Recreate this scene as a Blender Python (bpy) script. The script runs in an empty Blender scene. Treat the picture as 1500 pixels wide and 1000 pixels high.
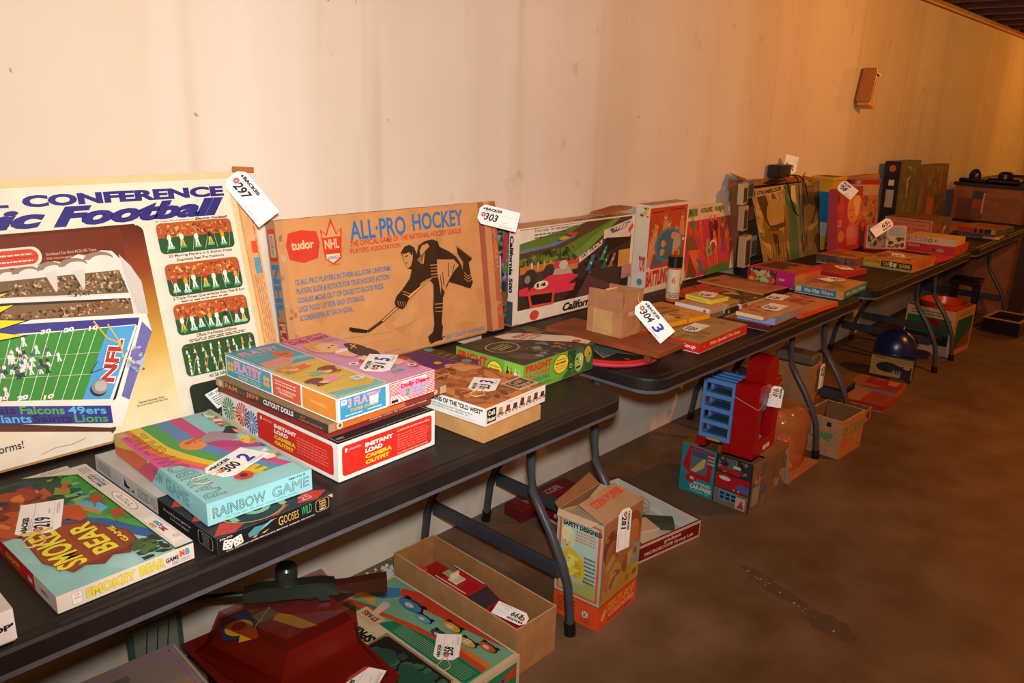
import bpy, math, random
from mathutils import Vector, Matrix
S = bpy.context.scene
COL = S.collection
PI = math.pi

# ---------------------------------------------------------------- camera
cam_d = bpy.data.cameras.new('camera'); cam = bpy.data.objects.new('camera', cam_d); COL.objects.link(cam)
CR = Vector((0.67492145, -0.73718149, 0.03231849)); CU = Vector((0.18667076, 0.21295113, 0.95906509)); CF = Vector((0.71388729, 0.64126068, -0.28133551))
CP = Vector((0.0, -1.8665, 1.4617))
cam.matrix_world = Matrix(((CR.x, CU.x, -CF.x, CP.x), (CR.y, CU.y, -CF.y, CP.y), (CR.z, CU.z, -CF.z, CP.z), (0, 0, 0, 1)))
cam_d.sensor_width = 36; cam_d.lens = 1172.02*36/1500; cam_d.clip_start = .02
S.camera = cam
# ---------------------------------------------------------------- world, lights, exposure
S.view_settings.view_transform = 'Standard'; S.view_settings.look = 'None'; S.view_settings.gamma = 1; S.view_settings.exposure = 0
W = bpy.data.worlds.new('basement'); S.world = W; W.use_nodes = True
W.node_tree.nodes['Background'].inputs[0].default_value = (1, .62, .34, 1); W.node_tree.nodes['Background'].inputs[1].default_value = .012
def lamp(name, kind, loc, power, color, size, aim=None, **k):
    l = bpy.data.lights.new(name, kind); o = bpy.data.objects.new(name, l); COL.objects.link(o); o.location = loc
    l.energy = power; l.color = color
    if kind in ('POINT', 'SPOT'): l.shadow_soft_size = size
    if kind == 'SPOT': l.spot_size = k.get('cone', 1.6); l.spot_blend = k.get('blend', 1)
    if aim is not None: o.rotation_euler = Vector(aim).to_track_quat('-Z', 'Y').to_euler()
    return o
FL = CP + CU*.085 + CR*.01
lamp('camera_flash', 'SPOT', FL, 222, (1, .98, .95), .03, aim=CF + CU*.24 - CR*.02, cone=math.radians(112), blend=1)
WARM = (1, .35, .04)
for i, (x, y, z, p) in enumerate([(.6, -2.6, 2.2, 48), (4.4, -2.2, 2.2, 130), (9.2, -1.6, 2.12, 60), (12.2, -2.5, 2.2, 40)]):
    lamp('ceiling_bulb', 'POINT', (x, y, z), p, WARM if i else (1, .46, .14), .05)

# ---------------------------------------------------------------- helpers
_lin = {}
def L(h):
    if isinstance(h, tuple): return h
    if h not in _lin:
        c = [int(h[i:i+2], 16)/255 for i in (0, 2, 4)]
        _lin[h] = tuple(((v+.055)/1.055)**2.4 if v > .04045 else v/12.92 for v in c) + (1,)
    return _lin[h]
def mat(name, rough=.5, spec=.5, noise=0, nscale=60, bump=0, bscale=200, metal=0, coat=0, base=None, trans=None):
    m = bpy.data.materials.new(name); m.use_nodes = True; N = m.node_tree.nodes; K = m.node_tree.links; b = N['Principled BSDF']
    b.inputs['Roughness'].default_value = rough; b.inputs['Specular IOR Level'].default_value = spec; b.inputs['Metallic'].default_value = metal; b.inputs['Coat Weight'].default_value = coat
    if base: src = N.new('ShaderNodeRGB'); src.outputs[0].default_value = L(base); out = src.outputs[0]
    else: src = N.new('ShaderNodeVertexColor'); src.layer_name = 'Col'; out = src.outputs[0]
    tc = N.new('ShaderNodeTexCoord')
    if noise:
        n = N.new('ShaderNodeTexNoise'); n.inputs['Scale'].default_value = nscale; n.inputs['Detail'].default_value = 6; K.new(tc.outputs['Object'], n.inputs['Vector'])
        mr = N.new('ShaderNodeMapRange'); mr.inputs[1].default_value = .3; mr.inputs[2].default_value = .7; mr.inputs[3].default_value = 1-noise; mr.inputs[4].default_value = 1+noise*.4
        K.new(n.outputs[0], mr.inputs[0])
        mx = N.new('ShaderNodeMix'); mx.data_type = 'RGBA'; mx.blend_type = 'MULTIPLY'; mx.inputs[0].default_value = 1
        K.new(out, mx.inputs[6]); K.new(mr.outputs[0], mx.inputs[7]); out = mx.outputs[2]
    K.new(out, b.inputs['Base Color'])
    if bump:
        n2 = N.new('ShaderNodeTexNoise'); n2.inputs['Scale'].default_value = bscale; n2.inputs['Detail'].default_value = 4; K.new(tc.outputs['Object'], n2.inputs['Vector'])
        bp = N.new('ShaderNodeBump'); bp.inputs['Strength'].default_value = bump; bp.inputs['Distance'].default_value = .002; K.new(n2.outputs[0], bp.inputs['Height']); K.new(bp.outputs[0], b.inputs['Normal'])
    if trans is not None:
        tr = N.new('ShaderNodeBsdfTransparent'); tr.inputs[0].default_value = trans[:3] + (1,)
        ms = N.new('ShaderNodeMixShader'); ms.inputs[0].default_value = trans[3]
        K.new(tr.outputs[0], ms.inputs[1]); K.new(b.outputs[0], ms.inputs[2]); K.new(ms.outputs[0], N['Material Output'].inputs[0])
    return m
MT = dict(
    print=mat('printed_card', .48, .35, noise=.10, nscale=14, bump=.05, bscale=60),
    matte=mat('matte_card', .8, .2, noise=.12, nscale=18),
    kraft=mat('corrugated_kraft', .85, .15, noise=.16, nscale=22, bump=.15, bscale=120),
    plastic=mat('moulded_plastic', .28, .5),
    paper=mat('tag_paper', .6, .3),
    wood=mat('stained_wood', .45, .4, noise=.3, nscale=12, bump=.1, bscale=40),
    dark=mat('table_plastic', .5, .3, noise=.35, nscale=9, bump=.25, bscale=90),
    steel=mat('painted_steel', .35, .5, noise=.1),
    foil=mat('mirror_foil', .24, .5, noise=.2, nscale=7, metal=.35, bump=.7, bscale=11),
    clear=mat('clear_blister', .12, .5, trans=(.93, .93, .93, .16)),
    tint=mat('tinted_blister', .18, .6, trans=(.80, .42, .36, .30)),
    amber=mat('amber_bag', .15, .6, bump=.6, bscale=14, trans=(.95, .62, .42, .34)),
)

_gly = {}
def glyph(s, off=0.0, sh=0.0, sp=1.0):
    k = (s, off, sh, sp)
    if k in _gly: return _gly[k]
    cu = bpy.data.curves.new('t', 'FONT'); cu.body = s; cu.size = 1; cu.offset = off; cu.shear = sh; cu.resolution_u = 3; cu.space_character = sp
    o = bpy.data.objects.new('t', cu); COL.objects.link(o)
    me = bpy.data.meshes.new_from_object(o.evaluated_get(bpy.context.evaluated_depsgraph_get()))
    V = [(v.co.x, v.co.y) for v in me.vertices]; F = [tuple(p.vertices) for p in me.polygons]
    bpy.data.objects.remove(o); bpy.data.curves.remove(cu); bpy.data.meshes.remove(me)
    if V: bb = (min(v[0] for v in V), min(v[1] for v in V), max(v[0] for v in V), max(v[1] for v in V))
    else: bb = (0, 0, 1, 1)
    _gly[k] = (V, F, bb); return _gly[k]

class MB:
    def __init__(s, m='print'): s.V = []; s.F = []; s.c = []; s.m = []; s.sm = []; s.mats = [m]; s.cur = 0; s.X = None
    def use(s, m):
        if m not in s.mats: s.mats.append(m)
        s.cur = s.mats.index(m); return s
    def add(s, pts, c, smooth=False):
        i = len(s.V); s.V += [tuple(p) for p in pts]; s.F.append(tuple(range(i, i+len(pts)))); s.c.append(L(c)); s.m.append(s.cur); s.sm.append(smooth)
    def raw(s, pts, faces, c, smooth=False):
        i = len(s.V); s.V += [tuple(p) for p in pts]
        for f in faces: s.F.append(tuple(i+j for j in f)); s.c.append(L(c)); s.m.append(s.cur); s.sm.append(smooth)
    def box(s, x0, y0, z0, x1, y1, z1, c, b=0.0, ec=None):
        """box with chamfered edges"""
        ec = ec or c
        if b <= 0:
            p = [(x0,y0,z0),(x1,y0,z0),(x1,y1,z0),(x0,y1,z0),(x0,y0,z1),(x1,y0,z1),(x1,y1,z1),(x0,y1,z1)]
            s.raw(p, [(0,3,2,1),(4,5,6,7),(0,1,5,4),(1,2,6,5),(2,3,7,6),(3,0,4,7)], c); return
        X = (x0, x1); Y = (y0, y1); Z = (z0, z1)
        def P(i, j, k, a):
            q = [X[i], Y[j], Z[k]]; d = [b if t == 0 else -b for t in (i, j, k)]
            for ax in range(3):
                if ax != a: q[ax] += d[ax]
            return tuple(q)
        for a in range(3):
            for t in (0, 1):
                o = [(0,0),(1,0),(1,1),(0,1)]
                pts = []
                for (p, q) in o:
                    idx = [0,0,0]; idx[a] = t; idx[(a+1)%3] = p; idx[(a+2)%3] = q; pts.append(P(*idx, a))
                if t == 0: pts.reverse()
                s.add(pts, c)
        for a in range(3):   # edges along axis a
            b1, b2 = (a+1)%3, (a+2)%3
            for p in (0, 1):
                for q in (0, 1):
                    i0 = [0,0,0]; i1 = [0,0,0]; i0[a] = 0; i1[a] = 1; i0[b1] = i1[b1] = p; i0[b2] = i1[b2] = q
                    pts = [P(*i0, b1), P(*i1, b1), P(*i1, b2), P(*i0, b2)]
                    if (p + q) % 2 == 0: pts.reverse()
                    s.add(pts, ec)
        for i in (0, 1):
            for j in (0, 1):
                for k in (0, 1):
                    pts = [P(i,j,k,0), P(i,j,k,1), P(i,j,k,2)]
                    if (i+j+k) % 2 == 0: pts.reverse()
                    s.add(pts, ec)
    def tube(s, path, r, c, n=10, cap=True, closed=False):
        P = [Vector(p) for p in path]; R = r if isinstance(r, (list, tuple)) else [r]*len(P)
        rings = []; ref = Vector((0.13, .21, 1)).normalized()
        for i, p in enumerate(P):
            t = (P[min(i+1, len(P)-1)] - P[max(i-1, 0)]).normalized()
            a = t.cross(ref)
            if a.length < .05: a = t.cross(Vector((1, 0, 0)))
            a.normalize(); b = t.cross(a)
            rings.append([p + (a*math.cos(2*PI*k/n) + b*math.sin(2*PI*k/n))*R[i] for k in range(n)])
        pts = [q for g in rings for q in g]; F = []
        for i in range(len(P)-1):
            for k in range(n):
                F.append((i*n+k, (i+1)*n+k, (i+1)*n+(k+1)%n, i*n+(k+1)%n))
        s.raw(pts, F, c, True)
        if cap: s.add(rings[0], c); s.add(rings[-1][::-1], c)
    def lathe(s, prof, cx, cy, c, n=36, cols=None):
        for i in range(len(prof)-1):
            (r0, z0), (r1, z1) = prof[i], prof[i+1]; pts = []; F = []
            for k in range(n):
                a = 2*PI*k/n; pts += [(cx+r0*math.cos(a), cy+r0*math.sin(a), z0), (cx+r1*math.cos(a), cy+r1*math.sin(a), z1)]
            for k in range(n):
                j = (k+1) % n; F.append((2*k, 2*j, 2*j+1, 2*k+1))
            s.raw(pts, F, cols[i] if cols else c, True)
    def ball(s, cx, cy, cz, rx, ry, rz, c, n=20, m=12, z0=-1.0):
        pts = []; F = []
        for i in range(m+1):
            t = -PI/2 + PI*i/m
            if math.sin(t) < z0: t = math.asin(z0)
            for k in range(n):
                a = 2*PI*k/n; pts.append((cx+rx*math.cos(t)*math.cos(a), cy+ry*math.cos(t)*math.sin(a), cz+rz*math.sin(t)))
        for i in range(m):
            for k in range(n): F.append((i*n+k, i*n+(k+1)%n, (i+1)*n+(k+1)%n, (i+1)*n+k))
        s.raw(pts, F, c, True)
    def prism(s, pts2, y0, y1, c, ax='y', ec=None):
        """extrude a polygon; ax is the extrusion axis"""
        def q(p, t): return {'y': (p[0], t, p[1]), 'x': (t, p[0], p[1]), 'z': (p[0], p[1], t)}[ax]
        n = len(pts2); a = [q(p, y0) for p in pts2]; b = [q(p, y1) for p in pts2]
        s.add(a, c); s.add(b[::-1], c)
        for i in range(n): j = (i+1) % n; s.add([a[i], b[i], b[j], a[j]], ec or c)
    def tr(s, M, i0=0):
        for i in range(i0, len(s.V)): s.V[i] = tuple(M @ Vector(s.V[i]))
    def build(s, name, parent=None, loc=None, rot=None, kind=None, fix=False):
        me = bpy.data.meshes.new(name); me.from_pydata(s.V, [], s.F)
        at = me.color_attributes.new('Col', 'FLOAT_COLOR', 'CORNER')
        buf = []
        for f, c in zip(s.F, s.c): buf += list(c)*len(f)
        at.data.foreach_set('color', buf)
        for m in s.mats: me.materials.append(MT[m] if isinstance(m, str) else m)
        me.polygons.foreach_set('material_index', s.m); me.polygons.foreach_set('use_smooth', s.sm)
        me.update()
        o = bpy.data.objects.new(name, me); COL.objects.link(o)
        if parent: o.parent = parent
        if loc: o.location = loc
        if rot: o.rotation_euler = rot
        if kind: o['kind'] = kind
        return o

EPS = .00006
class Face:
    """drawing on a flat face: x right, y up, both 0..1"""
    def __init__(s, mb, o, u, v, w, h, k=None):
        s.mb = mb; s.o = Vector(o); s.u = Vector(u); s.v = Vector(v); s.n = s.u.cross(s.v).normalized(); s.w = w; s.h = h; s.k = k if k else [1]
    def P(s, x, y): return s.o + s.u*(x*s.w) + s.v*(y*s.h) + s.n*(EPS*s.k[0])
    def up(s): s.k[0] += 1; return s
    def sub(s, x0, y0, x1, y1, q=0):
        w = (x1-x0)*s.w; h = (y1-y0)*s.h; o = s.o + s.u*(x0*s.w) + s.v*(y0*s.h)
        if q == 0: return Face(s.mb, o, s.u, s.v, w, h, s.k)
        if q == 1: return Face(s.mb, o + s.u*w, s.v, -s.u, h, w, s.k)
        if q == 2: return Face(s.mb, o + s.u*w + s.v*h, -s.u, -s.v, w, h, s.k)
        return Face(s.mb, o + s.v*h, -s.v, s.u, h, w, s.k)
    def ang(s, cx, cy, w, h, a):
        """a frame of w x h metres centred at cx,cy turned by a degrees"""
        a = math.radians(a); u = s.u*math.cos(a)+s.v*math.sin(a); v = -s.u*math.sin(a)+s.v*math.cos(a)
        o = s.o + s.u*(cx*s.w) + s.v*(cy*s.h) - u*w/2 - v*h/2
        return Face(s.mb, o, u, v, w, h, s.k)
    def poly(s, pts, c, up=True):
        if up: s.up()
        s.mb.add([s.P(*p) for p in pts], c); return s
    def rect(s, x0, y0, x1, y1, c): return s.poly([(x0,y0),(x1,y0),(x1,y1),(x0,y1)], c)
    def fill(s, c): return s.rect(0, 0, 1, 1, c)
    def rrect(s, x0, y0, x1, y1, r, c, n=5):
        rx = r/s.w; ry = r/s.h; p = []
        for (cx, cy, a0) in ((x1-rx, y0+ry, -90), (x1-rx, y1-ry, 0), (x0+rx, y1-ry, 90), (x0+rx, y0+ry, 180)):
            for i in range(n+1): a = math.radians(a0+90*i/n); p.append((cx+rx*math.cos(a), cy+ry*math.sin(a)))
        return s.poly(p, c)
    def ell(s, cx, cy, rx, ry, c, n=22, a0=0, a1=360, up=True, rot=0):
        p = []
        for i in range(n if a1-a0 == 360 else n+1):
            a = math.radians(a0+(a1-a0)*i/n); p.append((cx+rx*math.cos(a), cy+ry*math.sin(a)))
        return s.poly(p, c, up)
    def circ(s, cx, cy, r, c, **k): return s.ell(cx, cy, r/s.w, r/s.h, c, **k)
    def line(s, pts, wd, c, closed=False):
        s.up(); Q = [Vector((p[0]*s.w, p[1]*s.h)) for p in pts]
        if closed: Q.append(Q[0])
        for a, b in zip(Q, Q[1:]):
            d = b-a
            if d.length < 1e-7: continue
            d.normalize(); nn = Vector((-d.y, d.x))*wd/2; e = d*wd*.3
            s.mb.add([s.P(q.x/s.w, q.y/s.h) for q in (a-e-nn, b+e-nn, b+e+nn, a-e+nn)], c)
        return s
    def frame(s, x0, y0, x1, y1, wd, c): return s.line([(x0,y0),(x1,y0),(x1,y1),(x0,y1)], wd, c, True)
    def text(s, t, x0, y0, x1, y1, c, off=.015, sh=0.0, out=None, oo=.03, sp=1.0):
        bb = glyph(t, off, sh, sp)[2]
        def draw(of, col):
            V, F, _ = glyph(t, of, sh, sp); s.up()
            sx = (x1-x0)/(bb[2]-bb[0]); sy = (y1-y0)/(bb[3]-bb[1])
            s.mb.raw([s.P(x0+(v[0]-bb[0])*sx, y0+(v[1]-bb[1])*sy) for v in V], F, col)
        if out: draw(off+oo, out)
        draw(off, c); return s
    def micro(s, x0, y0, x1, y1, rows, c, seed=1, fillx=.9):
        """rows of print too small to read"""
        R = random.Random(seed); s.up(); rh = (y1-y0)/rows
        for i in range(rows):
            y = y1-rh*(i+.5); x = x0; xe = x0+(x1-x0)*R.uniform(fillx, 1)
            while x < xe:
                w = min((x1-x0)*R.uniform(.05, .14), xe-x); s.mb.add([s.P(a, b) for a, b in ((x, y-rh*.22), (x+w, y-rh*.22), (x+w, y+rh*.22), (x, y+rh*.22))], c); x += w+(x1-x0)*.025
        return s
    def blobs(s, x0, y0, x1, y1, pal, n, size, seed=1, asp=1.0, layers=4):
        """loose painted patches kept inside the rectangle"""
        R = random.Random(seed)
        cl = lambda v, a, b: max(a, min(b, v))
        for Lr in range(layers):
            s.up()
            for i in range(n//layers):
                cx = R.uniform(x0, x1); cy = R.uniform(y0, y1); r = size*R.uniform(.4, 1.2); a0 = R.uniform(0, PI); st = R.uniform(1, 2.2)*asp; m = 9; p = []
                for k in range(m):
                    a = 2*PI*k/m; rr = r*R.uniform(.6, 1.15); dx = rr*math.cos(a)*st; dy = rr*math.sin(a)
                    X = dx*math.cos(a0)-dy*math.sin(a0); Y = dx*math.sin(a0)+dy*math.cos(a0)
                    p.append((cl(cx+X/s.w, x0, x1), cl(cy+Y/s.h, y0, y1)))
                s.k[0] += .02; s.poly(p, R.choice(pal), up=False)
        return s
    def grad(s, x0, y0, x1, y1, stops, n=14, vert=True):
        s.up(); cs = [L(c) for c in stops]
        for i in range(n):
            t = (i+.5)/n*(len(cs)-1); j = min(int(t), len(cs)-2); f = t-j; c = tuple(cs[j][q]*(1-f)+cs[j+1][q]*f for q in range(4))
            if vert: a = y0+(y1-y0)*i/n; b = y0+(y1-y0)*(i+1)/n; s.poly([(x0,a),(x1,a),(x1,b),(x0,b)], c, up=False)
            else: a = x0+(x1-x0)*i/n; b = x0+(x1-x0)*(i+1)/n; s.poly([(a,y0),(b,y0),(b,y1),(a,y1)], c, up=False)
        return s
    def burst(s, cx, cy, r, c, n=16):
        s.up()
        for k in range(n):
            a = 2*PI*k/n; w = PI/n*.62; s.mb.add([s.P(cx+q*r*math.cos(b)/s.w, cy+q*r*math.sin(b)/s.h) for q, b in ((.15, a-w), (1, a-w), (1.04, a), (1, a+w), (.15, a+w))], c)
        return s
    def fig(s, x, y, hh, shirt, pants='e8e4da', skin='b97850', st=1.0):
        """a small printed person, feet at x,y, height hh metres"""
        X = hh/s.w; Y = hh/s.h
        s.poly([(x-.10*X*st, y), (x-.03*X, y), (x, y+.38*Y), (x+.05*X, y), (x+.12*X*st, y), (x+.08*X, y+.48*Y), (x-.08*X, y+.48*Y)], pants)
        s.poly([(x-.09*X, y+.45*Y), (x+.09*X, y+.45*Y), (x+.15*X, y+.6*Y), (x+.1*X, y+.82*Y), (x-.1*X, y+.82*Y), (x-.16*X, y+.6*Y)], shirt)
        s.ell(x, y+.9*Y, .075*X, .1*Y, skin, n=8); return s

class Quad(Face):
    """a face spread over four free corners"""
    def __init__(s, mb, a, b, c, d):
        s.q = [Vector(p) for p in (a, b, c, d)]; Face.__init__(s, mb, a, (s.q[1]-s.q[0]).normalized(), (s.q[3]-s.q[0]).normalized(), (s.q[1]-s.q[0]).length, (s.q[3]-s.q[0]).length)
    def P(s, x, y): return s.q[0].lerp(s.q[1], x).lerp(s.q[3].lerp(s.q[2], x), y) + s.n*(EPS*s.k[0])
def thing(name, label, cat, loc=(0,0,0), rot=(0,0,0), group=None):
    o = bpy.data.objects.new(name, None); COL.objects.link(o); o.location = loc; o.rotation_euler = rot; o.empty_display_size = .05
    o['label'] = label; o['category'] = cat
    if group: o['group'] = group
    return o
def tag1(o, label, cat, group=None):
    o['label'] = label; o['category'] = cat
    if group: o['group'] = group
    return o
R_ = math.radians

def gb(name, label, F, w, d, h, yaw, z0, c, top=None, front=None, left=None, right=None, cat='game box', tilt=0, roll=0, tray='d8cdb8', gap=None, b=.0012, ec=None, m='print', parts=('lid', 'tray'), group=None, off=(0, 0)):
    """a boxed game: lid with printed faces over a tray. F is the near left corner, x' runs along the aisle side, y' towards the wall"""
    z0 += d*math.sin(R_(tilt)); y = R_(yaw); loc = (F[0]+off[0]*math.cos(y)-off[1]*math.sin(y), F[1]+off[0]*math.sin(y)+off[1]*math.cos(y), z0+.0006)
    t = thing(name, label, cat, loc, (R_(-tilt), R_(roll), R_(yaw)), group)
    g = gap if gap is not None else min(.005, h*.14)
    M = MB(m); M.box(0, 0, g, w, d, h, c, b, ec)
    hh = h-g
    if top: top(Face(M, (0,0,h), (1,0,0), (0,1,0), w, d))
    if front: front(Face(M, (0,0,g), (1,0,0), (0,0,1), w, hh))
    if left: left(Face(M, (0,d,g), (0,-1,0), (0,0,1), d, hh))
    if right: right(Face(M, (w,0,g), (0,1,0), (0,0,1), d, hh))
    M.build(parts[0], t)
    if g > 0:
        T = MB('matte'); T.box(.002, .002, 0, w-.002, d-.002, g, tray); T.build(parts[1], t)
    return t
#BODY
# ---------------------------------------------------------------- the room
def wall_mat(name, c1, c2, streak=True):
    m = bpy.data.materials.new(name); m.use_nodes = True; N = m.node_tree.nodes; K = m.node_tree.links; b = N['Principled BSDF']; b.inputs['Roughness'].default_value = .62; b.inputs['Specular IOR Level'].default_value = .25
    tc = N.new('ShaderNodeTexCoord')
    def noise(sc, scale, det=5):
        mp = N.new('ShaderNodeMapping'); mp.inputs['Scale'].default_value = scale; n = N.new('ShaderNodeTexNoise'); n.inputs['Scale'].default_value = sc; n.inputs['Detail'].default_value = det
        K.new(tc.outputs['Object'], mp.inputs[0]); K.new(mp.outputs[0], n.inputs['Vector']); return n.outputs[0]
    def ramp(src, a, b_, c0, c1_):
        r = N.new('ShaderNodeValToRGB'); r.color_ramp.elements[0].position = a; r.color_ramp.elements[1].position = b_; r.color_ramp.elements[0].color = L(c0); r.color_ramp.elements[1].color = L(c1_); K.new(src, r.inputs[0]); return r.outputs[0]
    def mul(a, b_, f=1):
        x = N.new('ShaderNodeMix'); x.data_type = 'RGBA'; x.blend_type = 'MULTIPLY'; x.inputs[0].default_value = f; K.new(a, x.inputs[6]); K.new(b_, x.inputs[7]); return x.outputs[2]
    out = ramp(noise(1.3, (1, 1, 1)), .3, .7, c1, c2)
    if streak:
        out = mul(out, ramp(noise(2.2, (1, 1, .07), 3), .42, .62, 'ffffff', 'f4ede4'))
        out = mul(out, ramp(noise(9, (1, 1, .05), 2), .60, .75, 'ffffff', 'f3ebe0'))
        out = mul(out, ramp(noise(26, (1, 1, 1.4), 2), .745, .775, 'ffffff', 'a08c74'), .7)
        out = mul(out, ramp(noise(7, (1, 1, 1), 8), .64, .74, 'ffffff', 'e4d6c4'))
    else:
        out = mul(out, ramp(noise(5, (1, 1, 1), 8), .3, .7, 'cfc4b8', 'ffffff'))
        out = mul(out, ramp(noise(.9, (1, 1.6, 1), 3), .3, .6, 'd4cabc', 'ffffff'))
        out = mul(out, ramp(noise(60, (1, 1, 1), 2), .72, .76, 'ffffff', 'd8d0c8'))
    K.new(out, b.inputs['Base Color'])
    bp = N.new('ShaderNodeBump'); bp.inputs['Strength'].default_value = .35; bp.inputs['Distance'].default_value = .004; K.new(noise(14, (1, 1, 1), 8), bp.inputs['Height']); K.new(bp.outputs[0], b.inputs['Normal'])
    return m
MT['wall'] = wall_mat('painted_foundation_wall', 'ddd4c6', 'd3c9ba')
MT['floor'] = wall_mat('stained_concrete', '6e5746', '80684f', False)
def slab(name, a, b, m, c='ffffff'):
    M = MB(m); M.box(*a, *b, c); return M.build(name, kind='structure')
slab('floor', (-2.2, -4.7, -.12), (13.2, .2, 0), 'floor')
slab('wall_back', (-2.2, 0, 0), (13.2, .2, 2.217), 'wall')
slab('wall_right', (13.0, -4.7, 0), (13.2, 0, 2.217), 'wall')
slab('wall_left', (-2.2, -4.7, 0), (-2.0, 0, 2.217), 'wall')
slab('wall_front', (-2.0, -4.7, 0), (13.0, -4.5, 2.217), 'wall')
M = MB('wood'); M.box(-2.2, -.018, 2.217, 13.2, .17, 2.262, '9a5a2c', .003); M.build('trim_1', kind='structure')
M = MB('wood'); M.box(-2.2, .015, 2.262, 13.2, .17, 2.44, '7a4423'); M.build('trim_2', kind='structure')
M = MB('plastic'); M.box(-2.2, -.024, 2.222, 13.2, -.0185, 2.232, 'e8c070'); M.build('trim_3', kind='structure')
M = MB('wood'); M.box(-2.2, -4.7, 2.46, 13.2, .2, 2.5, '4a2c1a')
for i in range(110): M.box(-2.2+i*.14, -4.7, 2.455, -2.2+i*.14+.012, .2, 2.4605, '1c100a')
M.build('ceiling', kind='structure')
for i in range(38):
    M = MB('wood'); x = -2.0+i*.406; M.box(x, -4.5, 2.263, x+.04, .014, 2.455, '5a3520'); M.build('beam_1', kind='structure')

# old clip on the wall
t = thing('wall_bracket', 'small rusty metal bracket fixed high on the painted wall', 'bracket', (5.13, -.004, 1.64), (0, R_(14), 0)); t.scale = (1.2, 1.1, 1.15)
M = MB('steel')
M.box(-.045, -.012, -.085, .045, 0, .085, '7a4424', .002); M.build('back_plate', t)
M = MB('steel')
M.box(-.045, -.085, -.085, -.036, -.012, .085, 'a8683c', .001); M.box(.036, -.06, -.085, .045, -.012, .085, 'a8683c', .001); M.build('side_flange', t)
M = MB('steel')
M.box(-.036, -.08, -.10, .04, -.012, -.068, 'c88840', .003); M.build('crosspiece', t)
M = MB('steel'); M.box(-.04, -.07, .07, .05, -.012, .09, '6a3018', .003); M.build('crosspiece', t)

# crumbs of fallen plaster by the wall
R = random.Random(4); M = MB('matte')
for i in range(150):
    a = R.uniform(0, 2*PI); r = abs(R.gauss(0, .055)); x = 1.437+r*math.cos(a)*1.3; y = -.075+r*math.sin(a)*.8; s = R.uniform(.002, .009)
    if y > -.008: continue
    M.prism([(x+s*math.cos(q)*R.uniform(.6, 1.2), y+s*math.sin(q)*R.uniform(.6, 1.2)) for q in (0, 1.2, 2.4, 3.6, 4.9)], 0, s*.3, 'cfd2cc', 'z')
o = M.build('plaster_crumbs', kind='stuff'); tag1(o, 'scatter of white plaster crumbs on the floor by the wall', 'crumbs')
# worn mark on the floor
R = random.Random(8); M = MB('matte')
for i in range(26):
    t_ = R.random(); x = 2.30-.12*t_+R.gauss(0, .012); y = -.90-.35*t_+R.gauss(0, .01); s = R.uniform(.001, .004)
    M.prism([(x+s*math.cos(q), y+s*math.sin(q)) for q in (0, 1.2, 2.4, 3.6, 4.9)], 0, .0008, 'b8a48c', 'z')
o = M.build('floor_grit', kind='stuff'); tag1(o, 'pale grit in a worn patch of the open floor', 'grit')

R = random.Random(21); M = MB('matte')
for cx, cy, rx, ry in ((2.26, -1.02, .030, .10), (2.20, -1.20, .05, .09), (2.30, -.93, .02, .07)):
    pts = []
    for k in range(26): a = 2*PI*k/26; q = R.uniform(.8, 1.15); pts.append((cx+rx*q*math.cos(a)+.12*ry*math.sin(a), cy+ry*q*math.sin(a), .0005+ry*1e-3))
    M.add(pts, '5a4838')
o = M.build('floor_stain', kind='stuff'); tag1(o, 'dark worn stain on the open concrete floor', 'stain')

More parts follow.
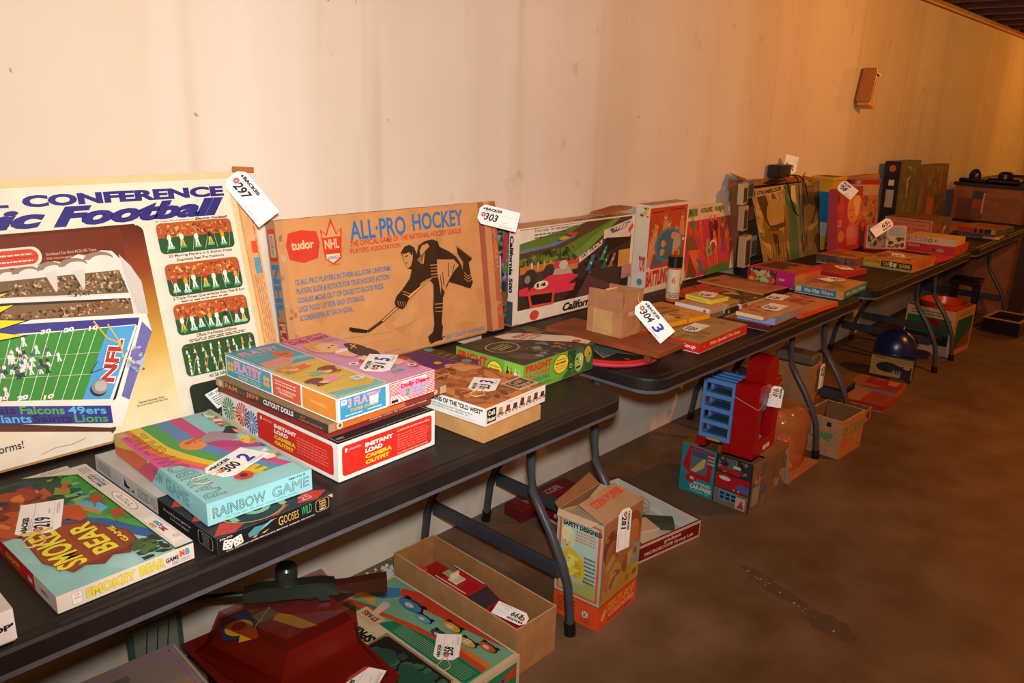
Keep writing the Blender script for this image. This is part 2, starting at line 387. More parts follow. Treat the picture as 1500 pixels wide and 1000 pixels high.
# ---------------------------------------------------------------- tables
def rr(x0, y0, x1, y1, r, n=8):
    p = []
    for (cx, cy, a0) in ((x1-r, y0+r, -90), (x1-r, y1-r, 0), (x0+r, y1-r, 90), (x0+r, y0+r, 180)):
        for i in range(n+1): a = R_(a0+90*i/n); p.append((cx+r*math.cos(a), cy+r*math.sin(a)))
    return p
def stack_rr(M, x0, y0, x1, y1, r, lv, c):
    """levels of (inset, z, colour); closes the first and last"""
    rings = [[(p[0], p[1], z) for p in rr(x0+i, y0+i, x1-i, y1-i, max(r-i, .005))] for i, z in lv]
    n = len(rings[0])
    for k, (a, b) in enumerate(zip(rings, rings[1:])): M.raw(a+b, [(j, (j+1)%n, n+(j+1)%n, n+j) for j in range(n)], c)
    M.add(rings[-1], c); M.add(rings[0][::-1], c)
def table(label, x0, x1, y0, y1, legs):
    t = thing('folding_table', label, 'table', (x0, y0, 0), (0, 0, 0), 'black folding tables in a row along the wall')
    w = x1-x0; d = y1-y0
    M = MB('dark'); stack_rr(M, 0, 0, w, d, .075, [(.004, .697), (0, .700), (0, .728), (.003, .7335), (.008, .735), (.014, .7342), (.020, .7342), (.024, .737)], '221c1a'); M.build('tabletop', t)
    M = MB('steel'); stack_rr(M, 0, 0, w, d, .075, [(.005, .687), (.005, .6968)], '55565e'); M.build('edge_skirt', t)
    prof = [(.074, .0), (.080, .06), (.092, .15), (.120, .22), (.162, .29), (.205, .35), (.238, .40), (.249, .46), (.251, .52), (.251, .687)]
    yo = -.757-y0
    for lx in legs:
        X = lx-x0; my = lambda v: yo+v-.0
        for side in (0, 1):
            pr = [((my(v) if side == 0 else my(.785-v)), z) for v, z in prof]
            M = MB('steel'); M.tube([(X, y, z) for y, z in pr if z >= .0], .0135, '3c3e46', 14)
            lg = M.build('leg', t)
            C_ = MB('plastic'); y_ = pr[0][0]; C_.tube([(X, y_, 0), (X, y_+(.004 if side == 0 else -.004), .038)], .017, '101012', 14); C_.build('foot_cap', lg)
        M = MB('steel'); M.box(X-.008, my(.125), .163, X+.008, my(.66), .208, '34363e', .003); M.build('crossbar', t)
        M = MB('steel'); M.box(X-.006, my(.24), .60, X+.006, my(.545), .63, '2c2e34', .002); M.build('crossbar', t)
        sg = 1 if X < w/2 else -1
        M = MB('steel'); M.tube([(X, my(.30), .40+.2), (X+sg*.30, my(.38), .685)], .007, '2a2c32', 8); M.tube([(X, my(.49), .60), (X+sg*.30, my(.40), .685)], .007, '2a2c32', 8); M.build('brace', t)
    return t
table('nearest black folding table, football game leaning behind it', -.115, 1.716, -.7575, -.03, [-.02+.12, 1.612])
table('second black folding table, with the kraft carton on a board', 1.846, 3.480, -.751, -.028, [1.915, 3.372])
table('third black folding table, with the yellow and black target game', 3.638, 5.278, -.741, -.028, [3.74, 5.152])
table('farthest black folding table, in front of the brown workbench', 5.366, 7.03, -.741, -.028, [5.51, 6.90])
T = .737

# ---------------------------------------------------------------- auction tags
def tag(label, num, E, F, nrm=(0, 0, 1), W=.066, Lg=None, extra=None, string=None, lift=.0012, clipc='d8c8c0'):
    """E middle of the eyelet end, F middle of the far end"""
    E = Vector(E); F = Vector(F); n = Vector(nrm).normalized(); u = F-E; Lg = Lg or u.length; u.normalize(); n = (n-u*n.dot(u)).normalized(); v = n.cross(u)
    t = thing('auction_tag', label, 'tag', E+n*lift, (0, 0, 0), 'white auction house tags')
    t.rotation_euler = Matrix((u, v, n)).transposed().to_euler()
    M = MB('paper'); c = .014; P = [(c, -W/2), (Lg, -W/2), (Lg, W/2), (c, W/2), (0, W/2-c), (0, -W/2+c)]
    M.prism(P, 0, .0006, 'f3efe9', 'z')
    f = Face(M, (0, -W/2, .0006), (1, 0, 0), (0, 1, 0), Lg, W)
    f.circ(.115, .80, .0032, '2a2a30', n=12); f.text('BACKES', .15, .745, .56, .885, '18181c', .06, 0)
    f.micro(.15, .67, .50, .74, 2, '77777c', 3); f.line([(.10, .645), (.97, .645)], .0005, '66666a'); f.line([(.03, .2), (.97, .2)], .0004, '88888c')
    f.micro(.56, .06, .92, .15, 2, '88888c', 5); f.micro(.60, .28, .74, .34, 1, '99999c', 2)
    f.text(num, .15, .24, .50, .62, '1a1620', .03, .25)
    if extra: f.text(extra, .58, .18, .80, .72, '3528a0', .03, .2)
    M.build('tag_card', t)
    M = MB('paper'); M.lathe([(.0022, .0006), (.0022, .0014), (.0075, .0012), (.0075, .0006)], .016, 0, 'b0625a', 20); M.build('eyelet', t)
    if string:
        p = [Vector((.016, 0, .002))]+[Vector(q) for q in string]; M = MB('matte'); q = []
        for i in range(len(p)-1):
            for k in range(6): s = k/6; a = p[max(i-1, 0)]; b = p[i]; c_ = p[i+1]; d = p[min(i+2, len(p)-1)]; q.append(.5*((2*b)+(c_-a)*s+(2*a-5*b+4*c_-d)*s*s+(3*b-a-3*c_+d)*s**3))
        q.append(p[-1]); M.tube(q, .0011, 'd9b48c', 6); M.build('string', t)
    return t
def tagcam(label, num, E, F, **k):
    return tag(label, num, E, F, nrm=CP-Vector(E), **k)
LOOP = [(-.012, .012, .003), (-.034, .020, .003), (-.046, .004, .003), (-.030, -.014, .003), (-.006, -.006, .003), (.014, 0, .003)]

# ---------------------------------------------------------------- leaning games on the first table
def quadface(f, p0, p1, p3):
    a = f.P(*p0); b = f.P(*p1); c = f.P(*p3); u = b-a; v = c-a
    return Face(f.mb, a-f.n*(EPS*f.k[0]), u, v, 1, 1, f.k)
def gridiron_photo(f, x0, y0, x1, y1, seed, n, rows=1):
    R = random.Random(seed)
    f.rrect(x0, y0, x1, y1, .012, '24502a'); ym = y0+(y1-y0)*.52; i = .012/f.w
    if rows == 1:
        f.rrect(x0, ym, x1, y1, .012, 'a8552a'); f.rect(x0, ym, x1, ym+(y1-ym)*.4, 'a8552a')
        f.blobs(x0+i*.6, ym+.003, x1-i*.6, y1-.01, ['d07a3a', '7c3018', 'e0a860', '6a4a20', 'c04a2a'], 150, .0028, seed)
    f.up()
    for k in range(6): xx = x0+(x1-x0)*(k+.5)/6; f.line([(xx, y0+.006), (xx+(x1-x0)*R.uniform(-.05, .08), ym)], .0007, 'd8d8c8')
    kk = f.k[0]; tp = kk
    for r in range(rows):
        for j in range(n):
            f.k[0] = kk+r*3; x = x0+(x1-x0)*(j+.6+R.uniform(-.15, .15))/(n+.3); y = y0+(y1-y0)*(.16+R.uniform(-.03, .06) if rows == 1 else .04+.9*r/rows); h = (y1-y0)*f.h*(.48 if rows == 1 else .85/rows)
            f.rect(x-h*.22/f.w, y-h*.14/f.h, x+h*.26/f.w, y+h*.04/f.h, R.choice(['3c9a5c', '57b07c', '8fc8b8']))
            f.fig(x, y, h, R.choice(['c0452a', 'e8e4da', '2a2a38', 'd8962a', 'b8322a', 'e8e4da']), R.choice(['e8e4da', 'd8b050', 'd8d8d8']), st=1.5); tp = max(tp, f.k[0])
    f.k[0] = tp
def football(f):
    f.fill('e8c391'); f.rect(0, 0, .985, .972, 'e8dac6')
    f.text('NATIONAL', .11, .902, .487, .946, '2c2a78', .055); f.text('CONFERENCE', .513, .899, .970, .943, '2c2a78', .055)
    f.text('Electric', .15, .824, .553, .895, '2c2a78', .055, .35); f.text('Football', .563, .820, .966, .895, '2c2a78', .06, .35)
    f.text('by Tudor, the originators of', .784, .807, .878, .817, '3a3440', .01); f.text('Electric Football', .882, .807, .966, .817, '2a2430', .04, .2)
    # picture panel
    f.grad(.03, 0, .752, .776, ['e9dfb8', 'e3d29a', 'd0a850', 'b07c28', '8a3d18', '5f2414'], 60)
    f.grad(.03, .776, .735, .812, ['5f2414', '54200f'], 3); f.ell(.735, .776, .017, .030, '56200f', 16, 0, 90)
    f.poly([(.735, .776), (.752, .776), (.735, .806)], '56200f')
    f.poly([(.03, .5), (.03, .8), (.70, .8), (.70, .6), (.66, .5)], '6a2a14')
    f.poly([(.03, 0), (.03, .62), (.62, .45), (.60, .04), (.57, 0)], '5a2a14')
    f.poly([(.03, 0), (.03, .298), (.379, .133), (.588, .036), (.60, 0)], 'e6dac4')
    f.text('Scoreboard Can Show All 26 NFL Teams', .536, .722, .640, .733, 'd8a890', .005); f.text('With Interchangeable Team Name Cards', .536, .704, .636, .715, 'd8a890', .005)
    # grandstand
    f.poly([(.12, .70), (.44, .672), (.50, .688), (.55, .70), (.565, .692), (.60, .716), (.62, .705), (.65, .722), (.672, .716), (.705, .64), (.722, .585), (.722, .455), (.695, .455), (.12, .50)], 'd9d4cc')
    for (x, y, r) in ((.45, .665, .022), (.49, .668, .026), (.538, .672, .026), (.585, .676, .03), (.640, .690, .032)):
        f.ell(x, y, r, .028, '8a7860', 14, 0, 180); f.ell(x+.006, y-.008, r*.8, .022, 'd9d4cc', 14, 0, 180)
    f.poly([(.12, .655), (.443, .648), (.679, .640), (.690, .548), (.434, .592), (.12, .63)], '6f5a3c'); f.blobs(.13, .60, .44, .648, ['8a744c', '55442c', 'b09a70', '3c3020'], 170, .003, 3); f.blobs(.44, .59, .682, .638, ['8a744c', '55442c', 'c0aa80', '3c3020', 'a05a3c'], 260, .0026, 4); f.blobs(.56, .56, .686, .60, ['8a744c', '55442c', 'c0aa80', '3c3020'], 120, .0026, 9)
    f.poly([(.12, .605), (.434, .585), (.690, .54), (.690, .527), (.434, .572), (.12, .59)], 'e4e0da'); f.poly([(.12, .59), (.434, .572), (.690, .527), (.69, .517), (.434, .560), (.12, .58)], '3a2818')
    f.poly([(.12, .58), (.434, .562), (.690, .519), (.69, .465), (.42, .505), (.12, .54)], '7c6040'); f.blobs(.13, .515, .44, .555, ['96784c', '5c442c', 'c09a70', '40281c'], 170, .003, 5); f.blobs(.43, .49, .686, .53, ['96784c', '5c442c', 'c8a878', '40281c', '8a3c2c'], 230, .0026, 6)
    for x, y in ((.536, .66), (.592, .655)): f.poly([(x-.012, y), (x+.014, y+.004), (x+.008, y-.06), (x+.003, y-.075)], 'cfc8be')
    f.poly([(.684, .70), (.705, .65), (.722, .585), (.722, .455), (.70, .455), (.692, .55)], 'c4c0b8')
    f.rrect(.16, .690, .527, .760, .018, 'e0d4c8'); f.rrect(.165, .697, .521, .752, .016, 'c8442a'); f.micro(.42, .728, .51, .74, 1, 'f0d0b8', 2); f.micro(.44, .706, .51, .716, 1, 'f4e4d8', 6)
    # field tray
    f.poly([(.09, .565), (.40, .515), (.718, .458), (.722, .384), (.612, .05), (.588, .052), (.385, .16), (.09, .30)], 'ece6dc')
    f.poly([(.09, .55), (.40, .502), (.700, .447), (.693, .418), (.40, .467), (.09, .51)], '3a3888'); f.poly([(.700, .447), (.693, .42), (.604, .150), (.612, .155)], '20202c')
    f.poly([(.704, .43), (.722, .384), (.640, .14), (.625, .16)], '6a6aa8'); f.blobs(.650, .24, .69, .34, ['8ab0a0', '7a6ab0', 'a8b8d8', '5a5a98'], 26, .006, 7)
    ft = lambda t: (.10+t*.499, .345-t*.188); bk = lambda t: (.10+t*.588, .504-t*.083)
    f.poly([ft(0), ft(1), bk(1), bk(0)], '3a8c34'); f.poly([ft(.888), ft(1), bk(1), bk(.9)], '4aa0d8')
    for i in range(1, 22):
        t = i/22*.888; f.line([ft(t), bk(t*1.012)], .0011, 'dfe8dc')
    f.line([ft(0), ft(1)], .0025, 'e8e8e0'); f.line([bk(0), bk(1)], .0018, 'e8e8e0')
    for k in (.35, .65): f.line([(ft(0)[0]*(1-k)+bk(0)[0]*k, ft(0)[1]*(1-k)+bk(0)[1]*k), (ft(.888)[0]*(1-k)+bk(.9)[0]*k, ft(.888)[1]*(1-k)+bk(.9)[1]*k)], .0007, 'cfe0c8')
    for s, x, y, c in (('40', .31, .270, 'e8e8e8'), ('30', .385, .238, 'c8442a'), ('20', .42, .226, '9cc8e8'), ('10', .468, .210, 'c8442a'), ('30', .49, .443, 'c8442a'), ('20', .535, .436, '9cc8e8'), ('10', .585, .428, 'c8442a')):
        f.text(s, x, y, x+.022, y+.016, 'f0ece4', .04, .2, c, .02)
    g = quadface(f, (.612, .195), (.662, .385), (.575, .212)); g.text('NFL', .12, .1, .92, .85, 'b8322a', .04, 0, 'f0ece8', .05)
    f.ell(.580, .206, .018, .028, '2a2440'); f.ell(.584, .214, .018, .028, '8a8888'); f.ell(.586, .216, .013, .021, 'b0aeac')
    f.line([(.645, .31), (.646, .36), (.628, .44)], .003, 'd8b02c'); f.line([(.646, .36), (.62, .39), (.60, .46)], .003, 'd8b02c'); f.line([(.645, .31), (.668, .275)], .003, 'd8c88c'); f.line([(.59, .31), (.57, .27), (.635, .29)], .0016, '203a20')
    kk = f.k[0]; R = random.Random(11)
    for i in range(46): f.k[0] = kk+i*.08; x = R.gauss(.435, .04); x = min(x, .52); f.fig(x, R.gauss(.335, .035), .022, R.choice(['e8e8ea', '2a3040', 'e8e8ea', '3a5a88']), R.choice(['e0e0e0', '2c2c30']), st=2)
    # tray front with team names
    f.poly([(.09, .355), (.385, .222), (.597, .135), (.594, .068), (.382, .158), (.09, .288)], '35308a')
    g = quadface(f, (.10, .280), (.590, .070), (.10, .348)); T2 = .52
    g.text('Cardinals', .50-.10, T2, .578+.06, .95, '1c1a48', .02); g.text('Falcons', .655, T2, .822, .95, '4ea83c', .02); g.text('49ers', .836, T2, .99, .95, '4cb8e0', .02)
    g.text('Bears', .40, .06, .525, .50, '4ea83c', .02); g.text('Giants', .535, .06, .69, .50, '4cb8e0', .02); g.text('Saints', .695, .06, .845, .50, '1c1a48', .02); g.text('Lions', .855, .06, .99, .50, '4ea83c', .02)
    # starburst
    c = (.25, .50); P = []; R = random.Random(2)
    tips = [(.456, .614), (.462, .565), (.478, .500), (.468, .446), (.40, .40), (.33, .36), (.22, .35), (.13, .38), (.07, .47), (.06, .56), (.12, .64), (.22, .67), (.33, .66), (.41, .65)]
    for i, a in enumerate(tips):
        b = tips[(i+1) % len(tips)]; m = ((a[0]+b[0])/2, (a[1]+b[1])/2); P += [a, (c[0]+(m[0]-c[0])*.70, c[1]+(m[1]-c[1])*.78)]
    f.poly(P, '1a1a1a'); f.poly([(c[0]+(x-c[0])*.955, c[1]+(y-c[1])*.93) for x, y in P], 'e8d820')
    # right column
    ys = [(.679, .803), (.506, .637), (.347, .473), (.176, .308), (-.005, .142)]
    for i, (a, b) in enumerate(ys[:4]): gridiron_photo(f, .778, a, .968, b, 20+i, (5, 7, 8, 9)[i], 1 if i < 3 else 4)
    f.rrect(.776, .0, .968, .142, .012, '20281e'); g = quadface(f, (.835, .02), (.90, .05), (.81, .09)); g.fill('e8e6e2'); g.micro(.1, .1, .9, .7, 5, '444444', 4); g.text('NFL play book', .1, .75, .9, .92, '2a3a88', .02)
    cap = [('22 Moving Players in 5 Action Poses', .655, .016), ('Duplicate Real Pro Positions', .645-.006, .0), ('2 Triple Threat Quarterbacks Kick, Pass & Run', .483, .016), ('Official Pre-Painted Uniforms', .324, .016), ('All 26 NFL Teams Available', .152, .014)]
    f.text(cap[0][0], .792, .661, .955, .674, '3a3030', .008); f.text(cap[1][0], .81, .643, .93, .656, '3a3030', .008)
    f.text(cap[2][0], .782, .489, .966, .502, '3a3030', .008); f.text(cap[3][0], .82, .330, .925, .343, '3a3030', .008); f.micro(.80, .313, .95, .326, 2, '5a4c48', 2); f.micro(.80, .478, .93, .486, 1, '5a4c48', 8); f.text(cap[4][0], .83, .156, .95, .169, '3a3030', .008)
    f.text('Patented Automatic Timer', .655, .118, .715, .126, '6a5840', .005); f.text('Starts and Stops With Each Play', .65, .106, .722, .114, '6a5840', .005)
    f.text('in official pre-painted uniforms!', .16, .052, .412, .088, '2a2430', .008)
    f.line([(.44, .022), (.47, .034), (.50, .03), (.53, .04)], .0007, 'a89878')
gb('football_game_box', 'huge cream electric football game box leaning on the wall at left', (.047, -.186), .95, .026, .564, 0, T, 'e2b98a', front=football, top=lambda f: f.fill('caa078').blobs(0, 0, 1, 1, ['b08058', 'd8b088'], 20, .01, 2), right=lambda f: f.fill('c99a66'), tilt=15.0, tray='b08050', ec='b98a5c')
def brownback(f):
    f.fill('d9a36c'); f.line([(.12, 0), (.12, 1)], .0015, 'b07a48'); f.rect(.45, .66, .85, .715, 'd8502c'); f.rect(.45, .565, .88, .64, '5a9cb0')
    g = f.sub(.2, .05, .98, .98, 3); g.micro(.05, .75, .5, .9, 1, '8a6a48', 3); g.micro(.45, .1, .95, .9, 5, 'b0845c', 4)
gb('game_carton', 'narrow tan carton edge with a red and a blue square beside the football game', (1.001, -.172), .040, .028, .545, 0, T, 'd9a36c', front=lambda f: brownback(f), tilt=14.6, m='kraft', tray='b08050')
t = thing('carton_flap', 'torn brown cardboard strip behind the top corner of the football game', 'cardboard', (.985, -.012, 1.288), (0, R_(4), 0))
M = MB('kraft'); M.box(.03, -.004, 0, .088, 0, .014, 'a8683c', .001); M.build('strip', t)
tagcam('white tag numbered 297 tied to the top corner of the football game', '297', (.977, -.082, 1.284), (1.017, -.169, 1.187), W=.060)

HP = [(.546,.704),(.568,.742),(.594,.750),(.618,.728),(.628,.679),(.642,.737),(.677,.762),(.718,.768),(.747,.749),(.755,.708),(.808,.663),(.847,.614),(.872,.550),(.877,.512),(.925,.455),(.933,.406),(.915,.359),(.890,.374),(.862,.395),(.792,.439),(.775,.398),(.749,.332),(.746,.278),(.730,.155),(.735,.117),(.726,.046),(.728,.022),(.652,.025),(.648,.071),(.677,.098),(.688,.149),(.690,.276),(.699,.363),(.702,.443),(.678,.493),(.636,.468),(.601,.397),(.564,.381),(.547,.333),(.526,.308),(.496,.330),(.489,.366),(.502,.406),(.537,.449),(.580,.516),(.594,.574),(.572,.587),(.565,.614),(.557,.642),(.553,.672)]
def hockey(f):
    f.fill('cf965f'); f.blobs(0, 0, 1, 1, ['c68c55', 'd29c66', 'ca925b'], 30, .03, 3)
    f.rect(0, 0, .03, 1, 'c09064'); f.blobs(0, 0, .05, 1, ['a8784c', 'c8a074', '9a6c44'], 20, .006, 4)
    f.poly([(.048, .915), (.10, .928), (.165, .912), (.175, .84), (.160, .742), (.10, .722), (.042, .752), (.034, .84)], 'd2402c'); f.text('tudor', .055, .808, .150, .865, 'ecc896', .03)
    f.poly([(.182, .92), (.205, .885), (.232, .99), (.252, .885), (.278, .922), (.262, .72), (.225, .685), (.19, .73)], 'd2402c'); f.poly([(.190, .900), (.207, .872), (.231, .955), (.249, .872), (.269, .903), (.267, .865), (.187, .865)], 'd8a06a')
    f.text('NHL', .195, .79, .258, .852, 'e8c090', .03); f.poly([(.196, .73), (.224, .698), (.256, .73), (.256, .755), (.196, .757)], 'e8d8b8'); f.text('SERIES', .20, .722, .252, .742, '3a7ac0', .02); f.text('LICENSED', .200, .68, .255, .69, 'c04030', .01)
    f.text('ALL·PRO', .312, .825, .585, .955, '3474b4', .02); f.text('HOCKEY', .622, .842, .905, .962, '3474b4', .02)
    f.text('THE OFFICIAL GAME OF THE NATIONAL HOCKEY LEAGUE', .306, .786, .888, .824, 'd2402c', .02); f.text('PLAYERS ASSOCIATION', .304, .740, .548, .773, 'd2402c', .02)
    for i, (s, x1) in enumerate((('12 ALL-PRO PLAYERS IN THEIR ALL-STAR UNIFORMS', .49), ('PLAYERS SLIDE & ROTATE FOR TRUE HOCKEY ACTION', .475), ('GOALIES MOVE OUT OF CAGES TO BLOCK PUCK', .445), ('LEGS FOLD UP FOR EASY STORAGE', .345), ('SCOREKEEPER AT EACH GOAL', .288))):
        y = .590-i*.057; f.text(s, .054, y, x1, y+.036, '4a78a8', .02)
    f.text('BERT OGILVY - HARTFORD', .749, .018, .985, .048, '4a88b8', .02); f.text('TUDOR METAL PRODUCTS CORP.  BROOKLYN 31, N.Y.', .12, .022, .50, .038, '4a78a8', .01)
    f.poly(HP, '33221a')
    f.poly([(.853, .691), (.938, .592), (.935, .575), (.917, .560), (.921, .502), (.925, .455), (.876, .494), (.884, .566), (.856, .635)], '33221a'); f.line([(.850, .70), (.940, .590)], .004, 'a87a50')
    f.poly([(.628, .64), (.650, .60), (.645, .70), (.66, .735), (.69, .745), (.70, .72), (.672, .69), (.66, .60)], 'c68f5a'); f.poly([(.76, .69), (.81, .65), (.80, .63), (.765, .62)], '33221a')
    f.poly([(.735, .62), (.775, .61), (.83, .60), (.858, .55), (.83, .52), (.80, .47), (.775, .42), (.765, .36), (.745, .42), (.74, .36), (.735, .45), (.73, .52)], 'c68f5a')
    for (a, b) in (((.80, .58), (.79, .48)), ((.83, .56), (.815, .50)), ((.76, .52), (.76, .42)), ((.745, .5), (.748, .4))): f.line([a, b], .003, '33221a')
    for k in range(5): f.line([(.695, .585-k*.022), (.735, .580-k*.022)], .0022, 'c68f5a')
    for k in range(3): f.line([(.700, .298-k*.028), (.745, .290-k*.028)], .0022, 'c68f5a'); f.line([(.882, .495-k*.025), (.905, .455-k*.02), (.928, .475-k*.022)], .002, 'c68f5a'); f.line([(.535+k*.0, .435-k*.02), (.575, .405-k*.02)], .002, 'c68f5a')
    f.poly([(.552, .70), (.560, .69), (.588, .70), (.600, .67), (.606, .70), (.603, .65), (.590, .60), (.572, .588), (.565, .614), (.558, .640), (.553, .672)], 'c68f5a'); f.line([(.565, .672), (.578, .676)], .003, '33221a'); f.line([(.566, .625), (.574, .628)], .002, '33221a')
    f.poly([(.690, .500), (.700, .49), (.58, .385), (.42, .245), (.345, .196), (.34, .215), (.41, .262), (.57, .405)], '4a2e1e'); f.poly([(.690, .495), (.695, .49), (.58, .39), (.42, .252), (.415, .259), (.57, .402)], 'd6a268')
    f.poly([(.256, .244), (.262, .262), (.345, .216), (.338, .196), (.27, .225)], '2a1c18')
    f.poly([(.489, .366), (.530, .41), (.565, .381), (.547, .333), (.526, .308), (.496, .330)], '33221a')
    for k in range(4): f.line([(.503+k*.012, .375-k*.006), (.508+k*.012, .335-k*.004)], .0015, 'c68f5a')
    f.line([(.655, .018), (.738, .045)], .004, '33221a'); f.micro(.15, .12, .6, .125, 1, 'c08a58', 6)
    f.line([(.18, .2), (.45, .17), (.62, .22)], .0008, 'a87448')
def hockey_side(f):
    f.fill('b99068'); g = f.sub(.0, .0, 1, 1, 3); g.rrect(.05, .12, .25, .92, .004, 'd2402c'); g.rrect(.08, .25, .225, .82, .004, 'd8b48c'); g.text('tudor', .09, .35, .22, .7, '4a90c0', .02)
    g.text('NHL', .27, .15, .60, .88, '3f86bc', .05); g.rect(.63, .12, .97, .9, 'c83c34'); g.text('PLAYERS', .64, .18, .96, .85, 'd8b890', .04)
def hockey_top(f):
    f.fill('b88868')
    for k in range(9): f.rect(.02+k*.11, .1, .07+k*.11, .9, ('a06060', '7088a0', 'c05a4a')[k % 3])
    f.blobs(0, 0, 1, 1, ['b88868', 'a87858'], 60, .008, 2)
gb('hockey_game_box', 'brown cardboard hockey game box with black skater, leaning on the wall', (1.102, -.108), .733, .046, .424, 0, T, 'c08a58', front=hockey, left=hockey_side, top=hockey_top, tilt=8.1, tray='a87448', ec='a8784c', m='print')
def lid2(f):
    f.fill('b8603f'); f.rect(0, 0, .5, 1, 'c8925f'); g = f.sub(.5, 0, 1, 1, 3); g.text('NHL HOCKEY', .05, .3, .5, .8, 'd88a60', .03)
    f.blobs(.5, .0, 1, 1, ['c2603e', 'c88058', 'b8583c'], 30, .006, 4); f.rect(.88, .50, .96, .56, '4a78a8'); f.micro(.84, .2, .98, .45, 5, '4a78a8', 3)
gb('game_box', 'faded orange box edge standing between the hockey and car race games', (1.858, -.112), .055, .05, .424, 0, T, 'c26a48', front=lid2, tilt=8.1, tray='a87448')
tagcam('white tag numbered 303 hanging between hockey and car race games', '303', (1.767, -.123, 1.144), (1.843, -.220, 1.119), W=.060, string=[(-.004, .010, -.01), (-.006, .02, -.045), (.0, .016, -.075)])
def calif(f):
    f.fill('e6dccb'); f.grad(.035, .14, .97, .985, ['3a2a26', '4a3a34', '4a4038'], 3)
    f.poly([(.035, .98), (.035, .62), (.45, .62), (.80, .98)], '5c7a34'); f.poly([(.035, .98), (.55, .98), (.035, .84)], 'e6dccb')
    f.poly([(.55, .985), (.80, .985), (.30, .70), (.035, .68), (.035, .75), (.3, .80)], '55402e')
    f.blobs(.04, .55, .46, .74, ['3c4f26', '55702c', '2a3a1c', '708838'], 60, .012, 5)
    f.poly([(.86, .985), (.80, .985), (.46, .66), (.50, .58)], '6c9438'); f.poly([(.40, .52), (.70, .76), (.70, .70), (.42, .46)], 'ded6cc')
    g = quadface(f, (.42, .47), (.70, .705), (.42, .535)); g.text('HOT', .02, .15, .34, .9, 'c83c30', .03); g.text('FAT TRACK', .37, .15, .98, .9, '2a2428', .03)
    f.poly([(.70, .70), (.85, .74), (.97, .80), (.97, .14), (.55, .14), (.45, .45)], '3c302a'); f.poly([(.5, .14), (.55, .4), (.9, .14)], '5c3c44')
    f.poly([(.71, .86), (.97, .955), (.985, .85), (.96, .74), (.71, .76)], 'd8cdbc'); f.poly([(.76, .86), (.95, .93), (.93, .86), (.79, .81)], '4a6078')
    for k in range(5): f.poly([(.81+k*.028, .90-k*.002+.012*k*.3), (.83+k*.028, .905), (.815+k*.028, .85), (.795+k*.028, .845)], 'd8cdbc')
    f.poly([(.95, .78), (.985, .86), (.975, .90), (.935, .83)], 'c8502c'); f.poly([(.73, .77), (.96, .74), (.96, .70), (.75, .60), (.72, .66)], '241c18')
    f.text('3 cars wide - for real passing action!', .14, .935, .47, .975, '3a3430', .008); f.micro(.14, .87, .40, .93, 2, '5a504a', 3)
    f.poly([(.04, .78), (.30, .80), (.46, .86), (.46, .84), (.30, .77), (.04, .74)], '6a7c88'); f.ell(.30, .80, .04, .018, '5080a8'); f.ell(.37, .84, .04, .018, 'c8a030'); f.ell(.44, .875, .04, .018, 'c83830')
    f.rect(.04, .52, .36, .60, 'b87a2c')
    kk = f.k[0]
    for i, c in enumerate(['c86a2c', 'd8d0c8', 'c8b0a8', 'd8a82c', 'c89028', '6a4a78']): f.k[0] = kk; f.fig(.08+i*.047, .54, .035, c, c)
    # cars
    for (x, y, c, s) in ((.72, .60, '3c8c74', .6), (.74, .50, '2c6c44', .6), (.60, .50, '3a6a90', .8), (.80, .50, 'a86a60', .6)):
        f.poly([(x-.055*s, y-.10*s), (x-.01*s, y-.12*s), (x+.035*s, y+.04*s), (x+.05*s, y+.13*s), (x+.01*s, y+.12*s)], c); f.ell(x-.05*s, y+.0, .018*s, .035*s, '1c1818'); f.ell(x+.035*s, y-.03, .018*s, .035*s, '1c1818'); f.ell(x-.01*s, y+.09*s, .014*s, .028*s, '1c1818'); f.ell(x+.06*s, y+.06*s, .014*s, .028*s, '1c1818'); f.rect(x-.075*s, y-.13*s, x+.01*s, y-.105*s, c); f.ell(x+.005*s, y+.01, .010*s, .02*s, 'd8d0c8')
    f.poly([(.40, .16), (.52, .40), (.60, .44), (.55, .30), (.48, .14)], '241e1c')
    f.ell(.115, .48, .05, .085, '34302e'); f.ell(.26, .51, .045, .075, '3a3634'); f.ell(.095, .46, .022, .045, '8a8078'); f.ell(.52, .43, .045, .08, '34302e')
    f.rrect(.29, .53, .50, .585, .006, 'd23848'); f.rect(.40, .48, .49, .54, 'c08040'); f.poly([(.28, .43), (.30, .52), (.42, .52), (.45, .44)], 'b0a89c'); f.ell(.37, .55, .035, .05, 'c8beb0')
    f.poly([(.10, .30), (.12, .36), (.26, .46), (.44, .44), (.50, .40), (.38, .30)], 'dc3850'); f.poly([(.035, .37), (.10, .38), (.12, .28), (.035, .30)], 'dc3850'); f.poly([(.30, .34), (.48, .32), (.46, .24), (.30, .25)], 'dc3850')
    f.poly([(.10, .32), (.31, .30), (.30, .13), (.12, .145)], 'd8503c'); f.poly([(.12, .285), (.29, .265), (.285, .16), (.135, .175)], '241a18'); f.ell(.20, .375, .055, .045, 'e8dccc'); f.text('14', .165, .355, .235, .398, '2a2424', .05)
    f.rect(.035, 0, 1, .135, 'e6dccb'); f.text('California', .38, -.10+.12, .66, .115, '1c1818', .05, .3); f.text('500', .70, .02, .84, .11, '1c1818', .05, .3); f.ell(.155, .06, .035, .055, 'cf4a38'); f.rect(.85, .40, .96, .60, 'c89848')
    f.rect(.89, .25, .985, .41, 'b8848c')
